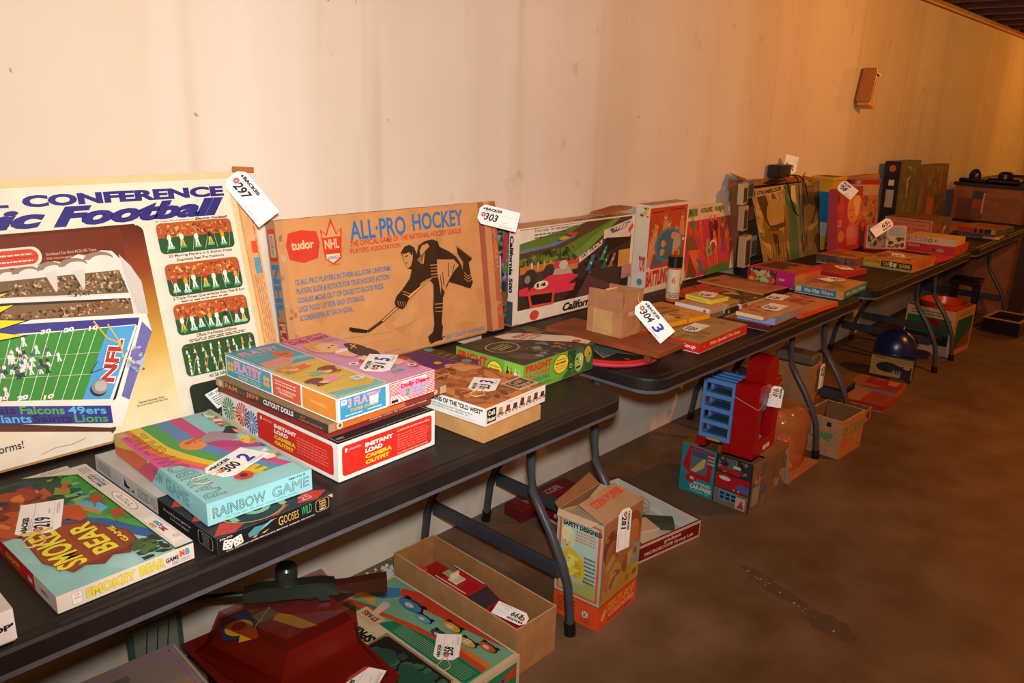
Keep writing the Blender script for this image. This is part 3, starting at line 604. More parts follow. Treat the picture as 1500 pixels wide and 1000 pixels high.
def calif_side(f):
    f.fill('3c5058'); g = f.sub(0, 0, 1, 1, 3); g.rect(0, .72, .75, 1, 'e6e0d4'); g.text('California 500', .07, .75, .66, .95, '1c1818', .05); g.ell(.03, .86, .02, .08, 'd23c34')
    g.blobs(0, 0, 1, .7, ['3a6a78', '4c8c40', '2a3a3c', '8a9ca0', 'b83848', '5c7c34'], 90, .012, 4); g.poly([(.02, .45), (.35, .40), (.42, .55), (.1, .68)], 'c83450'); g.poly([(.3, .25), (.85, .35), (.85, .25), (.3, .12)], '5c9838'); g.line([(.3, .28), (.85, .4)], .006, 'e0d8d0'); g.rect(.66, .05, .72, .75, '7c6030')
def calif_top(f):
    f.fill('cf9a62'); f.blobs(0, 0, 1, 1, ['c08850', 'd8a870'], 14, .02, 4); f.text('California 500', .45, .15, .85, .5, '5a5a88', .02)
gb('car_race_game_box', 'large upright car race game box with red racing car number 14', (1.966, -.098), .705, .088, .335, 0, T, 'e2d6c4', front=calif, left=calif_side, top=calif_top, tilt=0, tray='a87448', ec='d8ccb8')
t = thing('cardboard_flap', 'loose brown cardboard flap lying on top of the car race game', 'cardboard', (2.50, -.075, 1.088), (0, R_(-4), R_(6)))
M = MB('kraft'); M.box(-.07, -.03, 0, .16, .03, .003, 'b8794a', .0005); M.box(-.05, -.02, .004, .12, .035, .007, 'a86a40', .0005); M.build('flap', t)
# ---------------------------------------------------------------- games lying on the first table
def smokey_top(f):
    f.fill('3c4a38'); g = f.sub(.0, .0, 1, 1, 1)     # g reads from the left end: x up the table, y back to the left
    f.rect(0, .0, .86, .30, '8cc0bc'); f.poly([(0, .30), (0, .55), (.45, .30), (.86, .15), (.86, 0), (.5, 0)], '9ccac4')
    f.poly([(.35, .50), (.60, .36), (.86, .10), (.86, .30), (.55, .55)], '2c5c94'); f.poly([(.45, .56), (.70, .42), (.86, .22), (.86, .55), (.7, .62)], '4a9a3c'); f.poly([(.5, .60), (.86, .40), (.86, .62), (.6, .66)], '3c8434')
    f.poly([(.60, .58), (.72, .48), (.86, .52), (.86, .80), (.74, .80)], '5ca8c4'); f.poly([(.82, .35), (.86, .34), (.86, .97), (.78, .9), (.76, .72)], '3f8a34')
    f.blobs(.62, .60, .86, .96, ['3c7a30', '5a9c3c', '2a4a2c', '7aa848'], 30, .010, 3); f.poly([(.60, .58), (.70, .46), (.72, .50), (.64, .62)], 'b8803c')
    f.blobs(0, .50, .55, .97, ['24382c', '2c4434', '1c2c2c', '34503c', '2a4858'], 60, .018, 5)
    f.blobs(.0, .50, .56, .92, ['a8421c', '9c3c1c', 'b8501f', '7c3016', '24382c'], 46, .022, 31, 1.3)
    f.poly([(.42, .58), (.52, .66), (.64, .60), (.62, .48), (.54, .46)], 'b8481c'); f.blobs(.05, .56, .5, .86, ['c86028', '8a3014', 'd87a38', '6c2410', 'b84c1c'], 46, .011, 7)
    f.poly([(.56, .76), (.62, .82), (.70, .76), (.66, .72)], '8a8a2c'); f.poly([(.64, .80), (.74, .86), (.74, .83), (.66, .76)], 'c85020')
    for (x, y) in ((.78, .60), (.80, .42)): f.poly([(x-.05, y), (x-.02, y+.04), (x+.04, y+.05), (x+.07, y+.02), (x+.03, y-.02), (x-.02, y-.03)], 'a84424'); f.line([(x-.02, y), (x-.06, y-.06)], .003, 'a84424'); f.line([(x+.03, y), (x+.02, y-.06)], .003, 'a84424'); f.line([(x-.04, y+.02), (x-.09, y+.03)], .003, '8a3818')
    f.poly([(.09, .24), (.12, .51), (.30, .53), (.56, .45), (.74, .26), (.72, .11), (.66, .12), (.60, .09), (.50, .12), (.40, .08), (.30, .12), (.20, .10)], '7a3018'); f.poly([(.10, .25), (.13, .50), (.30, .51), (.54, .43), (.72, .26), (.70, .13), (.5, .14), (.2, .12)], '93401f')
    for k in range(5): f.line([(.14+k*.12, .14), (.15+k*.12, .47-k*.04)], .0008, '6a2814')
    g = f.sub(.10, .13, .36, .52, 1); g.text('SMOKEY', .02, .08, .98, .88, 'e8d838', .03, 0, '2c1a10', .012)
    g = f.sub(.37, .14, .60, .44, 1); g.text('BEAR', .06, .10, .98, .85, 'e8d838', .03, 0, '2c1a10', .012)
    g = f.sub(.63, .17, .68, .34, 1); g.text('GAME', .05, .05, .95, .95, 'e8d838', .03)
    f.blobs(.62, .0, .86, .16, ['2c3c20', '3c5a2c', '1e2a1a', '4a6c34'], 40, .008, 8)
    f.rect(.86, 0, 1, .97, 'd8cec0'); f.rrect(.875, .03, .985, .30, .003, 'e8e0d4'); f.frame(.88, .04, .98, .29, .0005, '6a6058')
    g = f.sub(.88, .05, .98, .28, 0); g.text('8', .02, .62, .34, .85, 'c08840', .03); g.text('M', .30, .40, .70, .62, 'c83c3c', .04); g.text('B', .45, .62, .8, .86, '3a8ac0', .04); g.text('FIT TO PLAY', .5, .08, .95, .2, 'c05050', .01)
    f.ell(.93, .50, .05, .11, 'c85050'); f.ell(.93, .50, .046, .103, 'e4dcd0'); g = f.sub(.90, .42, .96, .58, 1); g.text('FOR AGES', .1, .55, .9, .85, '3a3430', .02); g.text('5 TO 12', .15, .12, .85, .42, '3a3430', .02)
    g = f.sub(.875, .68, .985, .95, 1); g.text('MILTON', .05, .62, .55, .88, '2a2624', .02); g.text('BRADLEY', .05, .32, .62, .56, '2a2624', .02); g.text('COMPANY', .05, .08, .55, .24, '6a6460', .01); g.micro(.68, .1, .95, .85, 4, '9a9088', 3)
    f.poly([(.48, 1), (.86, 1), (.86, .88)], 'd8d0c0'); f.micro(.62, .955, .85, .99, 3, 'c08080', 5); f.line([(.70, .955), (.86, .955)], .0006, '884040')
def smokey_front(f):
    f.fill('d8cec0'); f.rrect(.10, .18, .165, .82, .001, 'f0ece4'); f.frame(.10, .18, .165, .82, .0004, '5a5048'); f.text('FOR', .115, .62, .152, .76, 'd84860', .02); f.text('AGES', .112, .43, .155, .57, 'd84860', .02); f.text('5 TO 12', .108, .25, .158, .36, '80b8c8', .01)
    f.text('SMOKEY', .19, .20, .545, .80, 'e0d038', .035, 0, '403418', .014); f.text('BEAR', .575, .22, .765, .84, 'e0d038', .035, 0, '403418', .014); f.text('GAME', .775, .38, .875, .66, '1e1a1a', .04)
    f.text('M', .885, .44, .925, .84, 'd8503c', .05); f.text('B', .930, .44, .965, .84, '3a88c0', .05); f.frame(.82, .14, .875, .30, .0004, '6a6058'); f.text('4932', .83, .17, .865, .27, '4a4440', .01); f.frame(.89, .14, .97, .34, .0004, '6a6058'); f.micro(.9, .18, .96, .3, 2, '8a8480', 2)
def smokey_left(f):
    f.fill('c8241c'); f.rect(.80, 0, 1, 1, 'd8cec0'); f.text('SMOKEY BEAR', .02, .28, .47, .80, 'c8b838', .04); f.text('GAME', .52, .32, .66, .68, 'c8b838', .03)
    f.rrect(.74, .25, .78, .55, .001, 'd8cec0'); f.text('M', .86, .35, .90, .62, 'd8503c', .04); f.text('B', .90, .35, .93, .62, '6ab0c8', .03)
gb('board_game_box', 'board game box lying flat with a forest picture and yellow lettering', (.309, -.727), .208, .425, .029, 1.5, T, 'd8cec0', top=smokey_top, front=smokey_front, left=smokey_left, gap=.001, ec='cfc4b4')
tag('white tag numbered 219 lying on the board game with the forest picture', '219', (.350, -.528, T+.0305), (.394, -.418, T+.0305), string=LOOP)
def plainend(f): f.fill('e4e0da'); f.text('OP', .80, .28, .93, .42, '26242a', .04)
gb('game_box', 'white box corner cut off by the lower left edge of the picture', (.045, -.748), .205, .19, .050, 0, T, 'e2ddd4', front=lambda f: f.fill('e6e2dc').text("OP'", .86, .35, .99, .55, '26242a', .05), top=lambda f: f.fill('d6ccb8'), gap=.003, tray='c8bca8')

def goose_top(f):
    f.fill('b8b4ac'); f.rect(0, 0, 1, .44, '24262a'); f.blobs(.0, .5, 1, 1, ['b0aca4', 'bcb8b0'], 12, .02, 2)
    for i in range(9):
        x = (i % 3)*.36-.02; y = (i//3)*.155-.03
        f.poly([(max(x, 0), y+.05), (min(x+.16, 1), max(y, 0)), (min(x+.31, 1), y+.07), (min(x+.15, 1), y+.125)], 'b8322c')
    f.ell(.42, .12, .27, .115, '9a8a4c'); f.ell(.42, .12, .255, .108, '1e2826'); f.text('POT', .20, .055, .72, .15, '7cae84', .05)
    for x, y in ((.80, .02), (.90, .14), (.86, .26)): f.text('25', x-.05, y, x+.05, y+.04, 'c88c84', .02)
def goose_front(f):
    f.fill('1c1a1c'); f.text('FO-TO', .02, .82, .12, .92, 'd8d4cc', .03)
    for x, s in ((.05, -.06), (.13, .02)): g = f.ang(x+.03, .48, .017, .017, 12*(-1 if s < 0 else 1)); g.rrect(0, 0, 1, 1, .002, 'e6e0d6'); [g.circ(a, b, .0014, '1c1a1c', n=8) for a, b in ((.25, .25), (.75, .25), (.25, .75), (.75, .75), (.5, .5))]
    f.poly([(.24, .62), (.30, .86), (.36, .80), (.42, .82), (.37, .60), (.30, .38), (.25, .40)], '4a8a90'); f.poly([(.33, .5), (.40, .66), (.44, .80), (.47, .86), (.44, .90), (.40, .80)], '7ab0b8'); f.poly([(.45, .86), (.50, .84), (.46, .90)], 'd87a30'); f.poly([(.27, .30), (.33, .42), (.30, .26)], 'd8a030'); f.poly([(.35, .36), (.42, .45), (.38, .30)], 'd8a030')
    f.text('G', .50, .34, .54, .86, 'd8b050', .0); f.text('OOSES', .545, .38, .68, .84, 'd8b050', -.005); f.text('WILD', .705, .40, .80, .92, '3cae68', .0)
    f.text('CO-5 COMPANY-GAME SPECIALISTS, BENTON HARBOR, MICHIGAN', .06, .10, .82, .19, 'd0ccc4', .02)
    f.rrect(.835, .20, .965, .95, .006, 'a89868'); f.rrect(.84, .23, .96, .92, .006, '161416')
    for i, s in enumerate(('FOR', 'TEENS', 'THRU', 'ADULT')): f.text(s, .868, .74-i*.155, .935, .85-i*.155, 'd8b058' if i < 3 else 'e0dcd0', .03)
    f.rect(.97, .0, 1, 1, '2c2220'); f.poly([(.95, 1), (1, .75), (1, 1)], 'c8a488')
def goose_left(f):
    f.fill('c8c4be'); f.rect(.56, 0, 1, 1, '1c1a1c'); f.text('GOOSES', .39, .22, .485, .76, '5a5854', -.01, 0, '1c1c1c', .01); f.text('WILD', .495, .20, .55, .80, '3c3a38', -.01)
    f.poly([(.27, .3), (.275, .85), (.30, .5), (.33, .42), (.30, .28)], '26262a'); f.ell(.35, .33, .01, .08, '26262a'); f.micro(.02, .2, .15, .85, 4, '6a6864', 3); f.circ(.31, .2, .002, 'a83030')
    R = random.Random(3); [f.circ(.17+R.random()*.08, .3+R.random()*.5, .0008, '3a3a3a', n=6) for _ in range(12)]
    f.text('An exciting new game for', .61, .52, .82, .74, 'c8c4bc', .0, .2); f.text('2 or more players', .66, .24, .80, .44, 'c8c4bc', .0, .2)
    f.rrect(.87, .12, .975, .92, .007, '8a8478'); f.rrect(.875, .16, .97, .88, .006, '161416')
    for i, s in enumerate(('FOR', 'TEENS', 'THRU', 'ADULT')): f.text(s, .90, .70-i*.155, .95, .81-i*.155, '8a8880', .02)
gb('board_game_box', 'long half white half black goose themed dice game box under the rainbow game', (.545, -.747), .228, .462, .034, 1.5, T, 'b8b0a6', top=goose_top, front=goose_front, left=goose_left, gap=.0015, ec='8a7e74')
ZG = T+.0355
def rainbow_top(f):
    f.fill('8cc4c4')
    def arc(pts, c): f.poly(pts, c)
    # coloured bands sweep from the near left corner of the kid's rainbow
    cols = [('d84c88', 0), ('e07038', .055), ('e0c030', .11), ('4a9c4c', .19), ('5a86b4', .29), ('c8447c', .40)]
    def bx(y, o):   # x of a band edge at table depth y
        t = (1-y); return o*1.35 + max(0, (t-.30))**1.5*1.15*(1 - o*.9)
    ys = [1-i*.035 for i in range(28)]
    prev = 0
    for j in range(len(cols)):
        o0 = cols[j][1]; o1 = cols[j+1][1] if j+1 < len(cols) else .50
        L_ = [(min(max(bx(y, o0)+(0 if o0 else -.4), 0), 1), y) for y in ys if y > .0+.42 or bx(y, o0) < 1]
        f.up()
        for a, b in zip(ys, ys[1:]):
            if b < .10: break
            q = [(min(max(bx(a, o0)-(.4 if j == 0 and a > .46 else 0), 0), 1), a), (min(bx(a, o1), 1), a), (min(bx(b, o1), 1), b), (min(max(bx(b, o0)-(.4 if j == 0 and b > .46 else 0), 0), 1), b)]
            f.poly(q, cols[j][0], up=False)
    f.rect(0, .92, .09, 1, 'c8a070')
    g = f.sub(.03, .03, .25, .93, 1); g.text('RAINBOW GAME', .0, .05, .98, .90, '8cc4c4', .004, 0, '2c3a48', .012) if False else None
    V = glyph('RAINBOW GAME', .0)[0]
    g = f.sub(.04, .04, .22, .92, 1); outline(g, 'RAINBOW GAME', .0, .0, 1, 1, '2c3a3c', .0011)
    f.ell(.46, .62, .12, .075, 'e08a44'); f.ell(.50, .64, .008, .008, '5a3a20'); f.ell(.55, .64, .008, .008, '5a3a20')
    f.poly([(.55, .66), (.72, .72), (.88, .66), (.86, .55), (.66, .54), (.56, .58)], 'a08a94'); f.poly([(.55, .60), (.70, .58), (.90, .48), (.98, .40), (.95, .37), (.80, .42), (.62, .52)], 'b03c7c')
    f.poly([(.80, .66), (.92, .74), (.98, .68), (.90, .60)], '2c2e30'); f.poly([(.92, .68), (.99, .62), (.99, .58), (.90, .62)], 'e0965c'); f.ell(.90, .50, .07, .06, 'd0a848'); f.blobs(.84, .46, .97, .56, ['b88c34', 'e0c060'], 20, .006, 3)
    f.poly([(.40, .66), (.62, .70), (.60, .68), (.42, .63)], 'c05a30'); f.blobs(.86, .72, .99, .98, ['6aae48', '8cc068', 'e0d8c8', 'c03c3c'], 26, .009, 3)
    f.blobs(.80, .22, .98, .36, ['c8a884', 'e8dccc', '8a7a58'], 14, .009, 4); f.poly([(.93, .40), (.97, .38), (.96, .35)], '1c1c1c')
    f.ell(.48, .14, .085, .045, 'd03c28'); f.ell(.48, .14, .035, .022, '4a2c24'); g = f.ang(.62, .185, .03, .012, 25); g.fill('d8b838'); g = f.ang(.64, .145, .03, .012, 5); g.fill('d8b838'); f.rect(.955, 0, 1, 1, 'a8b4a8')
def outline(f, s, x0, y0, x1, y1, c, wd):
    """hollow lettering: follow the glyph borders with a thin line"""
    V, F, bb = glyph(s, .0); cnt = {}
    for p in F:
        for a, b in zip(p, p[1:]+p[:1]): k = (min(a, b), max(a, b)); cnt[k] = cnt.get(k, 0)+1
    sx = (x1-x0)/(bb[2]-bb[0]); sy = (y1-y0)/(bb[3]-bb[1]); f.up(); k0 = f.k[0]
    for (a, b), n in cnt.items():
        if n == 1: f.k[0] = k0; f.line([(x0+(V[q][0]-bb[0])*sx, y0+(V[q][1]-bb[1])*sy) for q in (a, b)], wd, c)
def rainbow_front(f):
    f.fill('8ccad2'); outline(f, 'RAINBOW', .05, .26, .53, .72, '2c3a40', .0009); outline(f, 'GAME', .60, .26, .965, .72, '2c3a40', .0009)
    f.text('Ages 4 to 8', .76, .80, .93, .93, '20282c', .03); f.micro(.16, .10, .92, .16, 1, '5a7a80', 4); f.line([(.035, .2), (.03, .85)], .0012, 'c8c8a0')
def rainbow_left(f):
    f.fill('8ccad2'); f.rect(0, 0, .40, 1, 'd8683c'); f.poly([(0, .42), (.12, .62), (.25, .92), (.52, 1), (0, 1)], 'd8c04c'); f.poly([(.26, 0), (.44, 0), (.56, 1), (.44, 1), (.34, .5)], 'c84c6c'); f.poly([(.44, 0), (.60, 0), (.60, 1), (.53, .98)], '8ccad2')
    outline(f, 'OW', .47, .28, .565, .80, '2c3a40', .0009); outline(f, 'GAME', .60, .26, .83, .82, '2c3a40', .0009)
gb('board_game_box', 'pale blue rainbow game box with a cartoon child, topmost by the football game', (.553, -.703), .200, .392, .042, -1.5, ZG, '8ccad2', top=rainbow_top, front=rainbow_front, left=rainbow_left, gap=.001, ec='a8d0d0')
tag('white tag numbered 300 with a purple 2 on the rainbow game', '300', (.614, -.616, ZG+.0435), (.720, -.570, ZG+.0435), extra='2', string=LOOP)

# stack: camera outfit, maroon box, cut-out dolls, two paper doll boxes
def cam_panel(f, x0):
    f.fill('ece6e0'); f.rrect(x0, .10, .965, .90, .008, 'd23024')
    a = x0+.03; w = .965-x0; f.text('PENNCREST', a+.04*w, .74, a+.17*w, .79, 'e8b8b0', .01); f.rect(a, .72, a+.022*w, .82, 'ece6e0')
    for i, (s, c, q) in enumerate((('INSTANT', 'f0ece8', 1), ('LOAD', 'f0ece8', .62), ('CAMERA', 'e8c830', .96), ('OUTFIT', 'e8c830', .86))): f.text(s, x0+w*.24, .66-i*.155, x0+w*(.24+.30*q), .775-i*.155, c, .06)
def cam_front(f): cam_panel(f, .035); f.text('COMPLETE OUTFIT INCLUDES:', .585, .76, .94, .81, 'f0d0c8', .012); f.micro(.585, .22, .93, .70, 7, 'dc6a60', 3); f.text('PLUS: SPECIAL PHOTO FUN CLUB OFFER', .585, .14, .92, .18, 'f0d0c8', .008)
def cam_left(f):
    cam_panel(f, .34); f.micro(.68, .25, .93, .72, 6, 'dc6a60', 5)
    for x, y, c, r in ((.075, .58, '3c8c5c', .026), (.15, .34, 'd8b860', .022), (.205, .60, 'c8343c', .027), (.29, .50, '3a70a8', .026)): f.burst(x, y, r, c)
gb('camera_outfit_box', 'white camera outfit box with red panels and colour pinwheels', (.845, -.661), .262, .425, .083, 2, T, 'ece6e0', front=cam_front, left=cam_left, top=lambda f: f.fill('2c2626').frame(.03, .02, .97, .98, .001, 'd8d0c8').micro(.05, .04, .12, .06, 2, 'd0c8c0', 2), gap=.002, ec='e0d8d0')
Z1 = T+.0845
gb('flat_game_box', 'thin maroon box between the camera outfit and the cutout dolls', (.842, -.630), .285, .395, .019, 2.5, Z1, '7c2c28', front=lambda f: f.fill('7c2c28').text('Animal Lotto by Luncheon Pieces', .38, .35, .95, .68, 'd8b0a0', .02), top=lambda f: f.fill('6c2824'), left=lambda f: f.fill('8a2c2c'), gap=.001)
Z2 = Z1+.020
def pam_left(f):
    f.fill('3c342e'); f.rect(0, 0, .08, 1, 'a08868'); f.circ(.045, .5, .0075, 'c8b890'); [f.line([(.30, y), (.985, y)], .0005, '5a5048') for y in (.12, .3, .5, .7, .88)]
    f.text('PAM', .095, .15, .215, .85, 'd87a40', .02); f.text('and', .23, .25, .285, .6, 'b8643c', .0); f.text('JEFF', .30, .12, .42, .85, 'd87a40', .02); f.text('CUTOUT DOLLS', .46, .18, .72, .84, 'ece8e0', .035, 0)
    f.text('WITH', .775, .5, .815, .75, 'c86a3c', .02); f.text('COMPLETE WARDROBE', .765, .12, .955, .38, 'c86a3c', .02)
gb('paper_doll_box', 'dark cutout dolls box under the two bright paper doll boxes', (.834, -.648), .326, .398, .0185, 3, Z2, '3c342e', left=pam_left, front=lambda f: f.fill('c86a2c').rect(.0, 0, .045, 1, 'a08868').circ(.085, .5, .0075, 'e8dcc0').circ(.085, .45, .004, '6a4a30').rect(.62, 0, .94, 1, '8a3830').rect(.94, 0, 1, 1, 'b8a080').circ(.90, .5, .006, 'c8b890'), top=lambda f: f.fill('8a7250'), gap=.0015, tray='b8a080', ec='9a8464')
Z3 = Z2+.0195
def flower(f, x, y, r, c='e8a830'):
    for k in range(4): a = PI/4+k*PI/2; f.ell(x+r*.6*math.cos(a)/f.w, y+r*.6*math.sin(a)/f.h, r*.42/f.w, r*.42/f.h, c, 10)
def flatsy_top(f):
    f.fill('d0b04c'); f.rect(0, .62, .84, 1, '4aa0b8'); f.rect(0, .60, .84, .64, '4aa0b8'); f.poly([(0, .60), (.6, .70), (1, .60), (1, .95), (.8, 1), (.3, .8), (0, .66)], '4aa0b8'); f.rect(0, .60, 1, 1, '4a9cb4')
    f.poly([(.0, .60), (.3, .57), (.6, .66), (1, .64), (1, .70), (.6, .70), (0, .66)], '7ab8b0'); f.ell(.72, .78, .20, .06, 'd8683c'); f.ell(.68, .78, .03, .018, '4a7a50'); f.ell(.78, .78, .03, .018, '4a7a50')
    f.text('FLATSY', .12, .88, .92, .955, 'd898b8', .04, .1); f.text('PAPER DOLLS', .15, .845, .85, .868, 'c89858', .02)
    f.poly([(.06, .62), (.12, .72), (.62, .74), (.70, .66), (.5, .60)], 'd8947c'); [f.line([(.1+k*.11, .62), (.14+k*.11, .72)], .001, 'b86a6c') for k in range(5)]
    f.poly([(.0, .10), (.25, .0), (1, 0), (1, .10), (.8, .05), (.4, .08)], '6ab0a8'); f.poly([(0, 0), (1, 0), (1, .07), (.55, .02), (0, .05)], '78b8ac')
    for (x, y, s, c, dr) in ((.30, .26, 1, '7a3c38', 'd88cb0'), (.72, .38, -1, '8a4438', '7ab088'), (.30, .52, 1, 'c88858', 'd86a50')):
        f.ell(x, y, .17, .055, c); f.ell(x+.05*s, y-.005, .11, .04, 'e8b48c'); f.ell(x-.06*s, y+.03, .17, .035, c); f.poly([(x+.12*s, y+.02), (x+.34*s, y+.03), (x+.36*s, y-.03), (x+.10*s, y-.04)], dr); f.line([(x+.34*s, y+.0), (x+.50*s if abs(x+.5*s-.5) < .5 else x+.4*s, y+.015)], .006, 'e8b48c'); f.line([(x-.1*s, y-.02), (x-.16*s, y-.05), (x-.08*s, y-.06)], .004, c)
        f.circ(x+.03*s, y, .0016, '3a2420', n=8); f.circ(x+.09*s, y, .0016, '3a2420', n=8)
    f.blobs(.08, .50, .45, .60, ['d87a5c', 'e0a070'], 8, .006, 3); f.rect(.72, .14, .92, .20, 'd8e4e0'); f.text('W', .76, .15, .88, .19, '5aa8c8', .05)
    f.frame(.0, .0, 1, 1, .002, 'e8e4dc')
def flatsy_left(f):
    f.fill('ece8e0'); f.rect(.008, .06, .44, .94, '3f98b8'); f.rect(.455, .06, .70, .94, 'cf5a3c'); f.rect(.715, .06, .985, .94, 'dc8c34')
    f.text('FLATSY', .09, .42, .36, .88, 'e098b4', .05, 0, 'c07898', .01); f.micro(.09, .32, .36, .38, 1, 'e0e8e8', 5); f.text('PAPER DOLLS', .13, .12, .34, .26, 'd8b840', .02); flower(f, .05, .52, .014); flower(f, .40, .5, .014)
    f.micro(.48, .56, .68, .82, 2, 'f0c8b8', 4); f.text('NO SCISSORS', .49, .38, .66, .48, 'f0d8c8', .02); f.text('NECESSARY', .51, .24, .64, .34, 'f0d8c8', .02); f.micro(.78, .42, .92, .56, 4, 'f0c080', 3)
def flatsy_front(f):
    f.fill('ece8e0'); f.rect(.04, .08, .96, .93, '3a98c0'); f.rrect(.06, .66, .17, .88, .001, 'e0e8ec'); f.text('W', .075, .74, .155, .86, '4a98c0', .04); f.text('3 FLATSY', .19, .50, .86, .88, 'e8a0bc', .05); f.text('PAPER DOLLS', .24, .30, .80, .44, 'd8a838', .03); f.micro(.14, .15, .48, .24, 1, 'e8eef0', 2); f.micro(.58, .15, .9, .24, 1, 'e8eef0', 4)
    f.rect(.63, .36, .80, .72, 'e8e0d8')
gb('paper_doll_box', 'blue and orange paper doll box with a flower at each end', (.850, -.658), .1255, .40, .051, 2, Z3, 'ece8e0', top=flatsy_top, left=flatsy_left, front=flatsy_front, gap=.001, ec='f0ece4')
def dolly_top(f):
    f.fill('cf94b4'); [f.line([(0, .93+.01*k), (.12-.02*k if k < 5 else .03, 1)], .0012, 'e8e0d8') for k in range(3)]
    for k in range(14): f.rect(.0+k*.07, .965, .03+k*.07, 1, 'c83c40')
    for k in range(24): f.rect(.0, .42+k*.023, .05, .432+k*.023, 'c83c40')
    f.text('Dolly Dears', .12, .86, .92, .95, 'c8343c', .04, .15); f.micro(.55, .80, .95, .85, 2, '8a8c74', 3)
    f.ell(.42, .72, .28, .115, 'e8b078'); f.ell(.36, .76, .20, .09, 'd8a050'); f.ell(.47, .70, .20, .09, 'ecb88c'); f.ell(.48, .70, .02, .012, '3a2a28'); f.ell(.60, .72, .02, .012, '3a2a28'); f.ell(.62, .665, .03, .012, 'd88070'); f.ell(.42, .675, .03, .012, 'e09080')
    f.poly([(.36, .60), (.60, .63), (.75, .58), (.60, .54), (.38, .56)], 'ece8e0'); f.poly([(.30, .58), (.60, .58), (.66, .48), (.42, .46)], 'e8b08c'); f.ell(.84, .60, .13, .10, '40282a'); f.ell(.76, .50, .20, .12, '40282a'); f.text('✱', .7, .57, .9, .63, 'e0d050', .02) if False else f.line([(.72, .60), (.92, .64)], .003, 'e0d050').line([(.80, .58), (.86, .66)], .003, 'e0d050')
    f.poly([(.40, .42), (.62, .44), (.66, .34), (.50, .30)], 'ecc0a0'); f.poly([(.62, .30), (.9, .30), (.9, .20), (.7, .18)], 'ecb890'); f.poly([(.30, .36), (.44, .40), (.42, .33)], 'c83c38'); f.poly([(.78, .14), (.96, .18), (.97, .10), (.82, .08)], 'c83c38')
    f.ell(.20, .36, .09, .028, 'ece4dc'); f.ell(.20, .36, .05, .014, 'c83c40'); f.ell(.86, .13, .08, .025, 'ece4dc'); f.ell(.86, .13, .05, .014, 'c83c40'); f.text("2 teenage dolls", .30, .14, .62, .20, '5aa8c0', .03, .15); f.text('and clothes', .36, .09, .62, .13, '5aa8c0', .03, .15)
def dolly_front(f):
    f.fill('ece4e0')
    for k in range(11): f.line([(.03+k*.09, .03), (.03+k*.035, .33+k*.045)], .0013, 'c8343c')
    for k in range(16): f.rect(.42+k*.022, .05, .431+k*.022, .40, 'c8343c')
    for k in range(11): f.rect(.80, .08+k*.08, .99, .12+k*.08, 'c8343c')
    for k in range(8): f.rect(.03, .42+k*.065, .28, .45+k*.065, 'c8343c')
    f.frame(.01, .02, .99, .98, .0018, 'c8343c'); f.rect(.0, 0, .03, 1, 'd8888c')
    f.ell(.52, .53, .33, .37, 'dc9cc0'); f.text('Dolly Dears', .24, .58, .86, .84, 'cc2c3c', .05, .1); f.text('2', .33, .26, .43, .56, '3cae6c', .05, .1); f.text('magic stayon', .45, .40, .84, .56, '58aed0', .03, .1); f.text('dolls', .50, .27, .72, .40, '58aed0', .03, .1); f.rrect(.04, .10, .18, .22, .001, '20242a')
gb('paper_doll_box', 'pink paper doll box with red candy stripes beside the blue one', (.979, -.652), .131, .398, .050, 2, Z3, 'ece4e0', top=dolly_top, front=dolly_front, gap=.001, ec='e8c8c8')
tag('white tag numbered 315 on the pink striped paper doll box', '31', (1.000, -.577, Z3+.053), (1.090, -.500, Z3+.053), extra='5')

# kraft tray, covered wagon kit, purple game, green factory kit
t = thing('kraft_carton', 'plain kraft carton under the covered wagon model kit', 'carton', (1.190, -.722, T+.0006), (0, 0, R_(2)))
M = MB('kraft'); M.box(0, 0, 0, .205, .245, .038, 'b98d58', .0012, 'a87a48'); M.build('carton', t)
def wagon_front(f):
    f.fill('e6dcd0'); f.rect(.025, .12, .17, .88, '1e1c1e'); f.text('Craft', .045, .52, .15, .80, 'ece6dc', .03); f.text('Master', .035, .20, .162, .44, 'ece6dc', .03); f.micro(.34, .84, .80, .90, 1, '8a8078', 2)
    kk = f.k[0]
    for i, c in enumerate(['b88c48', '7c3c30', '4a3c40', '6a3020', '8a7a60', '7a2c28', '4a2a24']):
        f.k[0] = kk; x = .235+i*.118; hh = (.34, .30, .26, .38, .30, .34, .26)[i]
        f.poly([(x-.035, .40), (x+.035, .40), (x+.04, .40+hh), (x-.02, .42+hh)], c); f.rect(x-.04, .36, x+.045, .44, '3a2018'); f.circ(x-.028, .34, .0045, '2a1410'); f.circ(x+.03, .34, .0045, '2a1410'); f.circ(x-.028, .34, .003, 'c8a888'); f.circ(x+.03, .34, .003, 'c8a888'); f.line([(x+.035, .38), (x+.06, .28)], .0008, '4a2a1c'); f.micro(x-.035, .12, x+.035, .18, 1, '9a9088', i)
def wagon_left(f):
    f.fill('dfe0dc'); f.text('WAGONS OF THE "OLD WEST"', .28, .60, .97, .88, '1e1e20', .04); f.text('Authentic Historical and Traditional Fun', .30, .40, .86, .52, '5a5a5a', .01, .2); f.text('AUTHENTIC SCALE MODEL KIT', .38, .26, .82, .35, '5a5a5a', .01); f.micro(.05, .3, .2, .8, 5, '8a8a8a', 2); f.micro(.6, .10, .9, .15, 1, '8a8a8a', 4)
